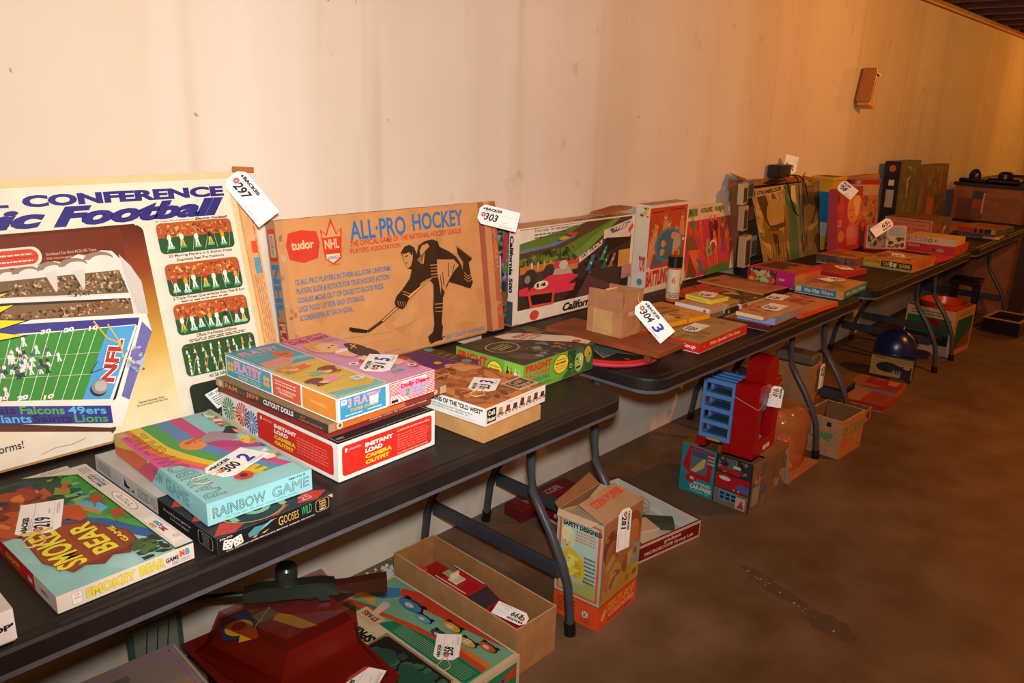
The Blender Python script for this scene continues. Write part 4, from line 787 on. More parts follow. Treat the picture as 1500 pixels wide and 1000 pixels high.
def wagon_top(f):
    f.grad(0, 0, 1, 1, ['c87c38', 'b86830', 'a85c30', 'b0683c', '9c4c28'], 12); f.blobs(0, 0, 1, 1, ['b86c38', 'c88040', '9a5430', 'a8683c', 'd09050', '8a4828'], 120, .016, 4, 1.5); f.blobs(.25, .08, .8, .30, ['8a5028', 'a8642c', '6a3c20'], 40, .008, 6, 1.3)
    f.text('WAGONS OF THE OLD WEST', .15, .86, .72, .95, '6a2c1c', .04); f.text('SCALE MODEL KIT', .2, .78, .5, .83, '6a2c1c', .03); f.rect(.66, .06, .995, .30, 'c8a888'); f.rect(.69, .10, .97, .27, '4a3428'); f.text('Craft', .72, .19, .92, .26, 'c8a888', .02); f.text('Master', .72, .11, .95, .18, 'c8a888', .02)
gb('model_kit_box', 'orange covered wagon model kit box resting on a plain carton', (1.192, -.724), .224, .265, .044, 4, T+.0395, 'e6dcd0', top=wagon_top, front=wagon_front, left=wagon_left, gap=.001, ec='cfc4b4')
tag('white tag with a purple 3 on the covered wagon kit', '23', (1.262, -.640, T+.0855), (1.338, -.588, T+.0855), extra='3', string=LOOP)
def purple_top(f):
    f.fill('5a2c68'); f.rect(.80, 0, 1, 1, '4a3c20'); f.ell(.90, .12, .06, .08, '5a94a8'); f.ell(.90, .88, .06, .08, '5a94a8'); f.micro(.84, .3, .95, .7, 3, '8a7a40', 3); f.line([(.79, 0), (.79, 1)], .0015, 'd87a30'); f.poly([(.15, .45), (.45, .55), (.5, .85), (.2, .80)], 'b0a090'); f.rect(.22, .58, .38, .75, '5a3c3c'); f.poly([(.3, .75), (.55, .8), (.5, 1), (.3, 1)], 'c83c34'); f.ell(.6, .35, .05, .06, 'd8a83c'); f.ell(.62, .15, .06, .06, 'c898b0')
def purple_front(f):
    f.fill('5a2c78'); f.rect(0, 0, .95, .72, 'e08830'); f.rect(0, 0, .94, .62, 'd8c030'); f.rect(0, 0, .93, .52, '3c8c44'); f.rrect(0, .0, .91, .44, .004, '20343c'); f.ell(.76, .25, .06, .15, '58a0d0'); f.micro(.3, .1, .66, .3, 2, 'c8d0d0', 3)
gb('game_box', 'purple game box with a rainbow edge behind the wagon kit', (1.250, -.436), .232, .185, .060, 5, T, '5a2c68', top=purple_top, front=purple_front, gap=.001)
def fright_top(f):
    f.fill('3a3020'); f.blobs(0, 0, 1, 1, ['3c3222', '4a3c28', '2a2620', '5a4c30', '43382c'], 60, .022, 3); f.blobs(.35, .0, .75, .55, ['5c5c5c', '8a8a84', '3a3c40', 'a8603c', '6a7a80'], 34, .010, 5)
    f.ell(.26, .60, .17, .18, 'c8b488'); f.ell(.26, .60, .16, .168, '3a3424'); g = f.ang(.26, .60, .075, .040, 8); g.micro(.02, .5, .98, .98, 2, 'b8a070', 3); g.micro(.1, .02, .9, .45, 2, 'd0b840', 5)
    f.poly([(.45, .95), (.62, .93), (.72, .86), (1, .34), (1, .04), (.90, .0), (.86, .16), (.58, .62), (.46, .78)], 'dccab0'); f.blobs(.78, .60, .99, .98, ['6a8a3c', '8a5a38', '4a6a30', '5c3c2c'], 30, .013, 5); f.text('FRIGHT', .55, .72, .76, .80, 'c8382c', .05); f.text('FACTORY', .58, .64, .80, .70, 'c8382c', .03); f.text('ADD-ON KIT', .62, .57, .82, .61, '4a4038', .02); f.ell(.90, .16, .05, .05, 'c8503c'); f.ell(.30, .10, .04, .05, '8a8a74')
def bloblab(f, x, y, rx, ry):
    f.ell(x, y, rx, ry, '2a2a1c'); f.ell(x, y, rx*.93, ry*.93, 'e0cc3c'); f.micro(x-rx*.6, y+ry*.35, x+rx*.6, y+ry*.55, 1, '6a5a20', 2); f.micro(x-rx*.75, y-.05*ry, x+rx*.75, y+ry*.3, 1, '2a2418', 4); f.micro(x-rx*.7, y-ry*.6, x+rx*.7, y-ry*.12, 2, 'd87a30', 6)
def fright_front(f):
    f.fill('6aa838'); f.poly([(.52, 0), (.62, .3), (.60, 1), (1, 1), (1, 0)], '34602c'); f.blobs(.60, 0, 1, 1, ['2c5a2c', '3c7434', '24482a'], 30, .012, 3)
    f.text('FRIGHT', .025, .68, .38, .94, 'd03028', .06); f.text('FACTORY', .03, .46, .37, .62, 'd03028', .04, 0, 'e8dcc0', .01); f.text('MAKER-PAK', .05, .28, .36, .42, '2c8a6c', .04); f.micro(.04, .08, .4, .2, 2, '3c6a24', 3)
    bloblab(f, .51, .60, .11, .36); f.circ(.655, .40, .010, '1c241c'); f.circ(.655, .40, .007, 'c8d8b8'); f.text('M', .64, .34, .67, .46, '1c241c', .03)
    f.ell(.775, .48, .075, .44, '1c2418'); f.ell(.775, .46, .068, .40, '8ab84c'); f.poly([(.78, .10), (.775, .80), (.84, .62), (.835, .25)], 'c8b078'); f.poly([(.70, .76), (.72, .92), (.84, .96), (.85, .72), (.77, .78)], '4a5a58'); f.ell(.745, .58, .014, .05, '1c2418', 10); f.ell(.81, .56, .020, .07, 'e8dcc0', 10); f.ell(.81, .56, .008, .035, '2a2420', 8); f.poly([(.73, .28), (.80, .30), (.80, .22), (.74, .20)], '3a2a1c'); f.line([(.77, .55), (.765, .40), (.785, .38)], .0015, '3c5424')
    f.ell(.925, .60, .055, .34, '2a2a1c'); f.ell(.92, .58, .048, .30, '8aa03c'); f.ell(.90, .72, .05, .22, 'c8982c'); f.circ(.93, .62, .003, '1c1c14')
def fright_left(f):
    f.fill('6aa838'); f.text('FRIGHT', .03, .55, .48, .90, 'd03028', .06); f.text('FACTORY', .10, .25, .50, .45, 'd03028', .04); bloblab(f, .59, .52, .115, .36); f.rect(.725, .0, .995, .98, '84bc44')
    for i, c in enumerate(('20241c', 'c8402c', 'e0d8b8', 'd8a890')): f.rrect(.755+i*.057, .38, .795+i*.057, .66, .002, c); f.rect(.769+i*.057, .66, .781+i*.057, .82, c); f.circ(.775+i*.057, .50, .0022, 'c8c0a8', n=8)
    f.rect(.75, .20, .84, .30, '2c8a6c'); f.circ(.92, .24, .003, '20241c')
gb('craft_kit_box', 'green monster craft kit box with red lettering on the first table', (1.493, -.570), .317, .245, .080, 2, T, '5a8c34', top=fright_top, front=fright_front, left=fright_left, gap=.002, ec='b8b080')
# ---------------------------------------------------------------- second table
t = thing('game_tin', 'round red marble game tin with a blue line round its rim', 'game tin', (1.98, -.49, T+.0006))
M = MB('plastic'); M.lathe([(0, .0), (.160, .0), (.165, .003), (.165, .008), (.165, .0105), (.165, .018), (.162, .021), (.159, .021), (.157, .017), (0, .017)], 0, 0, 'c8241c', 64, cols=['c8241c', 'c8241c', 'c8241c', '4a78b8', 'c8241c', 'c8241c', 'c8241c', 'c8241c', '2a2a24']); M.build('tin_rim', t)
M = MB('print'); M.lathe([(0, .0175), (.156, .0175)], 0, 0, '2c2c24', 48); f = Face(M, (-.165, -.165, .018), (1, 0, 0), (0, 1, 0), .33, .33)
for k in range(6):
    a = R_(60*k-90); p = [(.5+.40*math.cos(a), .5+.40*math.sin(a)), (.5+.22*math.cos(a+R_(30)), .5+.22*math.sin(a+R_(30))), (.5+.22*math.cos(a-R_(30)), .5+.22*math.sin(a-R_(30)))]
    f.poly(p, 'c8a850'); f.poly([(.5+(x-.5)*.93, .5+(y-.5)*.93) for x, y in p], ('4a5c34', '5c7074', '3c3c34', '8a4030', '4a5c34', '5c7074')[k])
    f.circ(.5+.42*math.cos(a+R_(30)), .5+.42*math.sin(a+R_(30)), .009, 'b8442c')
f.circ(.5, .5, .07, '6a8088'); kk = f.k[0]+1
for i in range(-6, 7):
    for j in range(-6, 7):
        x = .5+i*.035+(j % 2)*.0175; y = .5+j*.031
        if (x-.5)**2+(y-.5)**2 < .17: f.k[0] = kk; f.circ(x, y, .0032, '20201c', n=7)
M.build('playing_board', t)
t = thing('wooden_board', 'reddish wooden board on short legs standing over the round tin', 'board', (1.912, -.716, T), (0, 0, R_(3)))
M = MB('wood'); M.box(0, 0, .043, .158, .410, .062, '8c4424', .003, '7a381c'); M.build('board', t)
for yy in (.035, .36):
    M = MB('wood'); M.box(.012, yy, .0225, .030, yy+.02, .043, '7a381c', .001); M.build('leg', t)
    M = MB('wood'); M.box(.128, yy, .0225, .146, yy+.02, .043, '7a381c', .001); M.build('leg', t)
t = thing('kraft_carton', 'open kraft carton on the wooden board with its flaps standing up', 'carton', (1.952, -.556, T+.0625), (0, 0, R_(1)))
M = MB('kraft'); w, d, h, k = .100, .130, .078, .0025
M.box(0, 0, 0, w, d, k, 'a87850'); M.box(0, 0, k, w, k, h, 'b07c54'); M.box(0, d-k, k, w, d, h, 'b07c54'); M.box(0, k, k, k, d-k, h, 'b07c54'); M.box(w-k, k, k, w, d-k, h, 'b07c54')
f = Face(M, (0, d, 0), (0, -1, 0), (0, 0, 1), d, h); f.rect(.18, .0, .72, 1, 'b8905c'); f.rect(.2, .0, .21, 1, 'c8a878'); f.line([(.45, 0), (.45, 1)], .0008, 'a88050')
f = Face(M, (0, 0, 0), (1, 0, 0), (0, 0, 1), w, h); f.rect(.30, .82, .85, 1, 'd8a878')
M.build('carton', t)
def flap(pts, c, par, nm='flap', th=.002):
    M = MB('kraft'); P = [Vector(p) for p in pts]; n = (P[1]-P[0]).cross(P[-1]-P[0]).normalized()*th
    A = [p for p in P]; B = [p+n for p in P]; M.add(A[::-1], c); M.add(B, c); q = len(P)
    for i in range(q): j = (i+1) % q; M.add([A[i], A[j], B[j], B[i]], c)
    return M.build(nm, par)
flap([(0, d, h), (0, 0, h), (-.004, .002, h+.064), (-.004, d-.006, h+.062)], 'a87450', t)
flap([(0, 0, h), (w, 0, h), (w, -.004, h+.066), (.004, -.004, h+.062)], 'b07c54', t)
flap([(w, 0, h), (w, d, h), (w+.006, d-.004, h+.058), (w+.006, .01, h+.060)], 'a06c48', t)
t = thing('paper_envelope', 'brown paper envelope sticking up out of the small kraft carton', 'envelope', (1.975, -.50, T+.074), (R_(-8), R_(4), R_(6)))
M = MB('matte'); M.box(0, 0, 0, .062, .002, .125, 'b8863c', .0004); M.build('envelope', t)
M = MB('paper'); M.box(-.012, .006, 0, .058, .008, .128, 'd8c4a4', .0004); M.build('letter_sheet', t)
tagcam('white tag numbered 304 with a purple 3 hanging beside the small kraft carton', '304', (1.933, -.621, .923), (1.971, -.704, .832), W=.055, extra='3', string=[(-.008, .006, .0), (-.02, .02, -.03), (-.02, .03, -.07)])

def soup_top(f): f.fill('a8884c'); f.blobs(0, 0, 1, 1, ['a8864c', 'b0904f', '9c7c48', '8a6c3c'], 40, .016, 3); f.blobs(.45, .55, 1, 1, ['8a5838', '9c6840', 'a87850'], 30, .014, 6); f.blobs(.1, .1, .5, .5, ['9c6438', 'a87850'], 14, .012, 9)
gb('card_game_box', 'olive topped game box with bright red sides at the table edge', (2.176, -.700), .343, .262, .034, 2, T, 'c82c1c', top=soup_top, left=lambda f: f.fill('c8281c').text('Spoiled The Soup', .30, .22, .95, .75, 'e8dcd0', .02, .15), front=lambda f: f.fill('cc2c1c').text('Who Spoiled The Soup', .20, .28, .84, .74, 'e8d4bc', .02, .15).circ(.09, .5, .003, 'c8b890'), gap=.003, ec='b8402c')
tag('white tag partly under the yellow game box on the red sided game', '35', (2.272, -.600, T+.0365), (2.385, -.590, T+.0365), W=.055)
gb('card_game_box', 'bright yellow game box lying on the red sided game', (2.262, -.535), .222, .215, .017, -7, T+.0352, 'dc9c20', top=lambda f: f.fill('d8982c').rect(.1, .55, .95, .95, 'c8842c').rect(.12, .42, .8, .54, '8a6428').blobs(.1, .08, .9, .40, ['b8702c', 'd8a850', '9c3c28', 'e0b860'], 30, .014, 4).text('HUNTER', .2, .60, .8, .75, '9c4c24', .04), front=lambda f: f.fill('dc9c1c').rect(.42, 0, .47, 1, 'b87020'), gap=.001, ec='c88c20')
t = thing('game_canister', 'tall white cardboard canister with a black cap and orange bands', 'canister', (2.755, -.246, T+.0006))
M = MB('print'); M.lathe([(0, 0), (.0275, 0), (.0275, .012), (.0275, .034), (.0275, .037), (.0275, .130), (.0275, .137)], 0, 0, 'd8c8a4', 40, cols=['c84c24', 'c84c24', 'cfc09c', 'c84c24', 'd8c8a4', 'c84c24'])
def cyltext(M, s, r, a0, a1, z0, z1, c):
    V, F, bb = glyph(s, .02); M.raw([((r+.0004)*math.cos(R_(a0+(a1-a0)*(v[0]-bb[0])/(bb[2]-bb[0]))), (r+.0004)*math.sin(R_(a0+(a1-a0)*(v[0]-bb[0])/(bb[2]-bb[0]))), z0+(z1-z0)*(v[1]-bb[1])/(bb[3]-bb[1])) for v in V], F, c)
cyltext(M, '6', .0275, -165, -135, .072, .100, 'c83c28'); cyltext(M, 'DOG P', .0275, -180, -80, .016, .030, '2a2420'); cyltext(M, '1', .0275, -92, -82, .06, .10, 'd8642c')
M.build('tube', t)
M = MB('plastic'); M.lathe([(.0285, .137), (.0285, .178), (.0265, .180), (0, .180)], 0, 0, '141214', 40); M.lathe([(.0275, .137), (.0285, .137)], 0, 0, '141214', 40); M.build('cap', t)

gb('card_game_box', 'thin brown box beneath the small white one', (2.588, -.505), .100, .135, .0185, -2, T, '8a6a40', front=lambda f: f.fill('8a6c3c'), gap=.001)
gb('card_game_box', 'small white card game box beside the yellow one', (2.590, -.503), .112, .150, .020, -3, T+.0192, 'd8d4cc', top=lambda f: f.fill('c89870').blobs(.05, .05, .95, .95, ['c08a60', 'd0a880', 'b86c4c'], 20, .008, 3), left=lambda f: f.fill('dcd8d4').circ(.86, .42, .006, 'c84c3c'), front=lambda f: f.fill('c8a488').rect(.15, .2, .9, .8, 'c89878'), gap=.001)
gb('card_game_box', 'small black game box under the beige one, in front of the long flat game', (2.712, -.512), .100, .130, .0185, 2, T, '2a2c38', front=lambda f: f.fill('26262e').text('U.S.', .04, .15, .2, .85, 'd8d8d8', .05).rect(.25, .2, .95, .8, '3a2c28'), left=lambda f: f.fill('2c3444').rect(.8, .2, .92, .8, 'b8c0cc'), gap=.001)
gb('card_game_box', 'small beige card game box with a green panel', (2.714, -.506), .096, .126, .020, 2, T+.0192, 'c0a078', front=lambda f: f.fill('b89868').rect(.25, .2, .95, .8, '8a8850').micro(.3, .35, .9, .7, 1, '5a5c30', 3), top=lambda f: f.fill('b88858'), gap=.001)
gb('card_game_box', 'little yellow box topmost on the small card games', (2.655, -.470), .108, .118, .0175, -8, T+.0400, 'd8cc3c', front=lambda f: f.fill('d8cc38').blobs(.5, .2, .95, .9, ['d87a3c', 'e0d850'], 6, .003, 4), left=lambda f: f.fill('dccf3c').micro(.1, .3, .8, .65, 1, '6a6420', 3), top=lambda f: f.fill('d0b848').rect(0, 0, 1, .3, 'd89a3c'), gap=.001)
tag('white tag on the little yellow card game box', '46', (2.680, -.432, T+.0595), (2.764, -.405, T+.0595), W=.062)
gb('long_game_box', 'long flat game box with orange and green picture top', (2.830, -.508), .218, .307, .021, -2.5, T, 'd8ccc0', top=lambda f: f.fill('b85030').rect(0, .0, 1, .55, '3c4428').blobs(0, .0, 1, .6, ['c8683c', '4c5c30', '303c24', '8a4c30', 'd8985c'], 40, .018, 5).blobs(0, .6, 1, 1, ['b84828', 'a83c24', '6a2c1c'], 14, .014, 8), left=lambda f: f.fill('d8d4cc').rect(0, 0, .4, 1, 'b82c24').rect(.4, 0, .8, 1, 'a83428'), front=lambda f: f.fill('c8a47c').rect(.05, .15, .22, .85, 'b8402c'), gap=.001)
gb('game_board', 'flat brown folded game board lying behind the small boxes', (3.118, -.462), .218, .325, .011, -4, T, 'b07c50', top=lambda f: f.fill('b47a4a').ell(.30, .86, .2, .05, '7a6044').blobs(.2, .05, .9, .32, ['a8502c', 'b86438', 'a8703c'], 16, .022, 4, 1.5), front=lambda f: f.fill('2c1c14'), left=lambda f: f.fill('241812').rect(0, .5, 1, 1, 'c8945c'), gap=0)
gb('thin_game_box', 'dark red flat box at the very table edge, lowest of three', (2.603, -.728), .235, .175, .020, 1, T, '5c1418', top=lambda f: f.fill('a86c48'), gap=.001)
gb('thin_book', 'pale blue slab between the dark red box and the beige box', (2.626, -.738), .200, .140, .024, 2, T+.0205, '8c9cc8', top=lambda f: f.fill('8aa0cc'), front=lambda f: f.fill('8c8c90'), left=lambda f: f.fill('8498cc'), gap=0, cat='book', parts=('cover', 'pages'))
gb('card_game_box', 'long narrow beige box with a tag, topmost at the table edge', (2.560, -.724), .290, .105, .014, -2, T+.0455, 'd0b088', top=lambda f: f.fill('c08858').blobs(.1, .1, .6, .9, ['a8603c', 'b87850', '9c5034'], 20, .012, 3), left=lambda f: f.fill('dcc498'), front=lambda f: f.fill('b88c60'), gap=.001)
tag('white tag on the narrow beige box at the table edge', '52', (2.670, -.688, T+.0608), (2.778, -.683, T+.0608), W=.066)
def orange_top(f): f.fill('c07c50'); f.blobs(.1, .3, .95, .95, ['b85430', 'a84c2c', 'c88858', '8a4c34'], 36, .02, 5, 1.6); f.rect(0, 0, .25, .3, 'b8744c')
gb('board_game_box', 'wide flat game box with an orange edge and streaked top', (2.870, -.728), .325, .205, .0185, -2.5, T, 'd8481c', top=orange_top, front=lambda f: f.fill('dc4a1c').micro(.08, .3, .45, .65, 1, '8a2c14', 3), left=lambda f: f.fill('c8502c'), gap=.001)
tag('white tag on the orange edged game box', '54', (3.008, -.552, T+.0205), (3.122, -.538, T+.0205), W=.068)
gb('trivia_game_box', 'tan trivia box with teal side lettering at the table corner', (3.322, -.714), .300, .205, .034, 2, T, 'c08a50', top=lambda f: f.fill('b8844c').blobs(.1, .1, 1, .95, ['a87444', 'c08c54', '8a6450', '9c6c48'], 20, .03, 3), left=lambda f: f.fill('c08a50').rect(.0, .05, .86, .95, '1c7c98').rect(.02, .2, .14, .9, 'c8b8a0').text('Who What', .20, .25, .52, .78, 'd8ccc0', .03).text('Where', .55, .25, .80, .78, 'c8a0a8', .03), front=lambda f: f.fill('287c84').rect(0, 0, .04, 1, 'c08a50').text('Who What Where', .1, .25, .92, .75, 'b8b898', .03), gap=.002)
tag('white tag on the tan trivia box at the end of the second table', '55', (3.585, -.600, T+.0362), (3.485, -.560, T+.0362), W=.070)
gb('doll_game_box', 'magenta sided box with flower pictures near the mirror poster', (3.355, -.488), .250, .226, .070, -3, T, 'b05838', top=lambda f: f.fill('a84c30').rect(.15, .35, .9, .9, '4c2c20').blobs(.1, .1, .95, .5, ['c83c34', 'b85c38', '8a3c28'], 14, .02, 4), left=lambda f: f.fill('b01c68').rect(.03, .06, .62, .92, '3c1420').blobs(.06, .1, .6, .9, ['b8402c', 'a0b060', '8c3028', 'c8643c', '5c2434', '9cb890'], 34, .018, 7).rect(.04, .1, .14, .35, 'c8982c').micro(.68, .3, .8, .62, 1, 'c8a0a8', 2), front=lambda f: f.fill('b8603c').rect(.0, .05, .4, .95, 'b0883c').rect(.0, .85, 1, 1, 'c82c34'), gap=.002, ec='b83048')

# leaning and upright boxes behind the second table
def battling(f):
    f.fill('e0cdb2'); f.rect(.0, .26, .96, .965, 'bc4420'); f.poly([(0, .26), (0, .40), (.08, .36), (.10, .26)], 'e0cdb2'); f.poly([(.60, .26), (.96, .26), (.96, .30), (.62, .33)], 'e0cdb2')
    f.micro(.05, .90, .35, .93, 1, '5c2414', 2); f.micro(.5, .91, .92, .94, 1, '5c2414', 4)
    for (x, y, s) in ((.40, .86, 1), (.50, .78, 1.1), (.84, .84, 1), (.14, .70, 1.6), (.70, .72, 1)):
        f.poly([(x-.07*s, y-.22), (x-.05*s, y-.05), (x+.05*s, y-.05), (x+.09*s, y-.24)], 'c88a5c'); f.ell(x, y, .045*s, .045*s, 'd8a070'); f.ell(x, y+.02*s, .045*s, .032*s, 'a86c34' if s < 1.5 else 'c8843c')
    f.poly([(.0, .28), (.02, .58), (.20, .66), (.24, .54), (.12, .40), (.10, .30)], 'cc8c60'); f.blobs(.0, .42, .34, .88, ['c8723c', 'd89858', 'a85028'], 16, .014, 3)
    f.poly([(.10, .28), (.22, .48), (.80, .50), (.92, .40), (.86, .33), (.62, .33)], '4c6870'); f.ell(.52, .52, .36, .20, '54808c'); f.ell(.52, .52, .31, .17, '40687a'); f.poly([(.62, .40), (.84, .48), (.82, .62), (.66, .66)], 'b0a088')
    for x, y in ((.38, .54), (.36, .44), (.62, .62)): f.burst(x, y, .015, 'd8b888', 9); f.ell(x+.03, y, .045, .028, 'd87c28')
    f.ell(.74, .40, .10, .055, 'd88828'); f.ell(.74, .40, .06, .03, 'b84420'); f.ell(.90, .56, .035, .02, 'd8c4a8')
    f.text('BATTLING', .01, .06, .58, .25, 'cc2c18', .05); f.text('TOPS', .62, .07, .95, .25, 'cc2c18', .05)
gb('spinning_top_game_box', 'tall upright spinning tops game box with red lettering', (2.762, -.108), .300, .068, .363, 0, T, 'dcc8ac', front=battling, left=lambda f: f.fill('d8ccb8').rect(.35, .15, .95, .35, 'd8d0c4').text('TOPS', .45, .24, .9, .42, 'c82c1c', .05).ell(.6, .12, .2, .04, '4a88b8').blobs(.2, .86, .9, .97, ['4a7c3c', '5a4c8c', 'c83c2c', 'd8b030'], 8, .008, 2), top=lambda f: f.fill('b8845c').rect(.35, .2, .9, .85, 'c8947c').micro(.4, .3, .85, .7, 2, '6a5c6c', 3), gap=.004, ec='e0d0b8')
def cutup(f):
    f.fill('d8c09c'); f.rect(0, 0, 1, .80, 'c03c48'); [f.ell(.02+.04*i, .80, .02, .008, 'd8c09c', 8) for i in range(25)]; f.blobs(0, .02, 1, .79, ['c8404c', 'c84c3c', 'b83450', 'c85038'], 40, .03, 4)
    f.poly([(.04, .84), (.08, .97), (.30, .96), (.30, .86)], '6c8450'); f.text('A', .12, .87, .22, .95, '2c4c34', .03); f.text('cut up', .37, .86, .85, .97, '6c7c24', .04); f.micro(.42, .82, .78, .84, 1, 'b89878', 3)
    f.ell(.14, .50, .10, .10, '7a4c28'); f.poly([(.04, .50), (.24, .50), (.26, .38), (.05, .38)], '7a4c28'); f.poly([(.10, .40), (.26, .38), (.28, .15), (.14, .12)], 'd8643c'); f.poly([(.02, .0), (.10, .34), (.22, .06), (.2, 0)], '6c4428'); f.poly([(.22, .26), (.30, .24), (.38, .06), (.32, .03)], '4c6c8c')
    for (x, y, h, c, p) in ((.56, .42, .13, '6c2c30', '5a2024'), (.66, .40, .14, '4c2428', '3c1c24'), (.80, .28, .14, '8a3438', '6c4c88'), (.90, .30, .12, 'd89828', 'c85828'), (.20, .52, .11, '3c7c50', 'b84428'), (.34, .40, .13, 'c85028', 'c84c3c'), (.62, .08, .17, 'd8683c', 'd06838'), (.46, .05, .15, 'd0683c', 'c85c38')): f.fig(x, y, h, c, p, 'c8804c')
    f.ell(.58, .42, .07, .06, 'd8ccac'); f.ell(.58, .39, .05, .06, '8a4c2c'); f.rrect(.44, .26, .54, .40, .004, '8a9c84'); f.ell(.49, .33, .03, .04, '5c6c5c'); f.ell(.84, .74, .03, .05, '5c8440')
    f.poly([(.38, 0), (.90, .05), (.90, .12), (.44, .09)], '4c7c2c'); f.rect(.38, 0, .9, .06, '4c7c2c'); f.poly([(1, 0), (.90, 0), (.94, .20), (1, .30)], 'd8c09c'); f.rect(0, 0, .1, .02, 'd8c09c')
gb('fashion_game_box', 'flat pink and cream paper fashion game leaning on the wall', (3.130, -.082), .462, .020, .322, 1, T, 'd8c09c', front=cutup, tilt=9, gap=.003)

# mirror poster carton
t = thing('parts_carton', 'worn brown carton with model parts behind the mirror poster', 'carton', (3.60, -.075, T+.0006), (0, 0, 0))
M = MB('kraft'); M.box(0, 0, 0, .80, .065, .012, '6a4428'); M.box(0, .053, .012, .80, .065, .40, '6c462a'); M.box(0, 0, .012, .012, .053, .42, '7a5030', .001); M.box(.788, 0, .012, .80, .053, .38, '7a5030'); M.build('carton', t)
flap([(.03, -.012, .395), (.87, -.012, .392), (.87, .062, .405), (.03, .062, .415)], 'a8703c', t)
flap([(-.04, .0, .43), (.12, .0, .40), (.14, .062, .42), (-.03, .062, .455)], '9c6438', t)
flap([(-.02, .02, .41), (-.03, .06, .43), (-.07, .04, .38), (-.05, .01, .365)], '8c5830', t)
for i, (x, y, z, sx, sy, sz, c, wh) in enumerate([(3.545, -.112, 1.05, .05, .03, .10, 'b8a078', 'beige model part at the top of the worn carton'), (3.565, -.118, .925, .05, .03, .12, 'a89070', 'beige model part half way down the worn carton'), (3.60, -.13, .745, .06, .04, .155, 'b09870', 'tall beige model part at the foot of the worn carton'), (3.600, -.108, 1.075, .06, .03, .085, '5c7078', 'grey blue model part near the top of the worn carton'), (3.62, -.112, .965, .065, .03, .07, '4c3028', 'maroon model part half way down the worn carton'), (3.665, -.125, .79, .06, .03, .10, '647880', 'grey blue model part at the foot of the worn carton')]):
    g = thing('model_part', wh, 'model part', (x, y, z), (0, R_(-6), 0), 'loose model parts in the worn carton')
    M = MB('plastic'); M.box(0, 0, 0, sx, sy, sz, c, .003); M.box(.008, -.003, .01, sx-.012, 0, sz-.02, '3c3430', .001); M.build('moulding', g)
t = thing('mirror_poster', 'shiny mirror foil poster with a painted-in gold and green reflection', 'poster', (0, 0, 0))
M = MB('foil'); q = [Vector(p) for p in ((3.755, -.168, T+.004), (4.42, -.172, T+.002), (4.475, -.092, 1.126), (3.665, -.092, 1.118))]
def sp_(u, v): return q[0].lerp(q[1], u).lerp(q[3].lerp(q[2], u), v)
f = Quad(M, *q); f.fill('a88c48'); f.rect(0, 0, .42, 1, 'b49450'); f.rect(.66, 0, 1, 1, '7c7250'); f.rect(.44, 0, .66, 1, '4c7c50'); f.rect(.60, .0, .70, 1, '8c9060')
f.blobs(0, .0, .42, .92, ['c8a858', '8a6c34', 'b89448', '6c5430', 'd0b468'], 46, .035, 3, 1.4); f.blobs(.66, 0, 1, .95, ['6c6244', '84784c', '544c38', '8c8058'], 26, .05, 5)  # patches paint the room's reflection into the foil colour, under the printed driver
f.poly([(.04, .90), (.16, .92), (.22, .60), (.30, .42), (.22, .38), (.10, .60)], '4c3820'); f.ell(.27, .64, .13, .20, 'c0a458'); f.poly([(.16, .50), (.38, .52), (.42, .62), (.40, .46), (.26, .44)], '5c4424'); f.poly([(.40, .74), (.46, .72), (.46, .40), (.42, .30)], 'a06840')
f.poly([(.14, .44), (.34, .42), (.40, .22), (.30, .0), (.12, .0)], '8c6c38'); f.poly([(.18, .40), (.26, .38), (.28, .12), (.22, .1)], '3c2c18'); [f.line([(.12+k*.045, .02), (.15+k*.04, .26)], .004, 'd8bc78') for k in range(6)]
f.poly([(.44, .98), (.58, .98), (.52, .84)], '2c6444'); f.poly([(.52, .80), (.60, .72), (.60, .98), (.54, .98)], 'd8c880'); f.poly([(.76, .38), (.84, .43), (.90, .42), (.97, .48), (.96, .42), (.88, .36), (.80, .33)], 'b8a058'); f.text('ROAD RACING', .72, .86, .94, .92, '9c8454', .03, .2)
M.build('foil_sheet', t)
M = MB('print'); M.raw([p+Vector((0, .003, 0)) for p in q]+[p+Vector((0, .006, 0)) for p in q], [(0, 1, 2, 3), (7, 6, 5, 4), (0, 4, 5, 1), (1, 5, 6, 2), (2, 6, 7, 3), (3, 7, 4, 0)], 'c8ac78')
M.build('backing', t)
M = MB('print'); a = sp_(.02, .93); b = sp_(.40, .955); u = (b-a).normalized(); f = Face(M, a+Vector((0, -.006, -.012)), u, Vector((0, 0, 1)), (b-a).length, .032); f.k[0] = 5; f.fill('c8a870'); f.text('STROMBECKER', .04, .15, .96, .85, '2c2014', .05); M.build('title_strip', t)
t = thing('transformer', 'small black power transformer on top of the mirror poster', 'transformer', (3.99, -.078, 1.156), (0, 0, R_(4)))
M = MB('plastic'); M.box(0, 0, 0, .155, .068, .064, '141010', .004); M.build('housing', t)
M = MB('plastic'); P = [(.02, .0, .01), (.03, -.03, -.02), (.07, -.045, -.10), (.13, -.055, -.17), (.20, -.060, -.21), (.27, -.065, -.25), (.32, -.055, -.16), (.29, -.045, -.06), (.22, -.03, 0), (.15, -.01, .01)]
def smooth(P, n=6):
    P = [Vector(p) for p in P]; o = []
    for i in range(len(P)-1):
        a, b, c, d = P[max(i-1, 0)], P[i], P[i+1], P[min(i+2, len(P)-1)]
        for k in range(n): s = k/n; o.append(.5*((2*b)+(c-a)*s+(2*a-5*b+4*c-d)*s*s+(3*b-a-3*c+d)*s**3))
    return o+[P[-1]]
M.tube(smooth(P), .0035, '14100c', 8); M.build('cord', t)
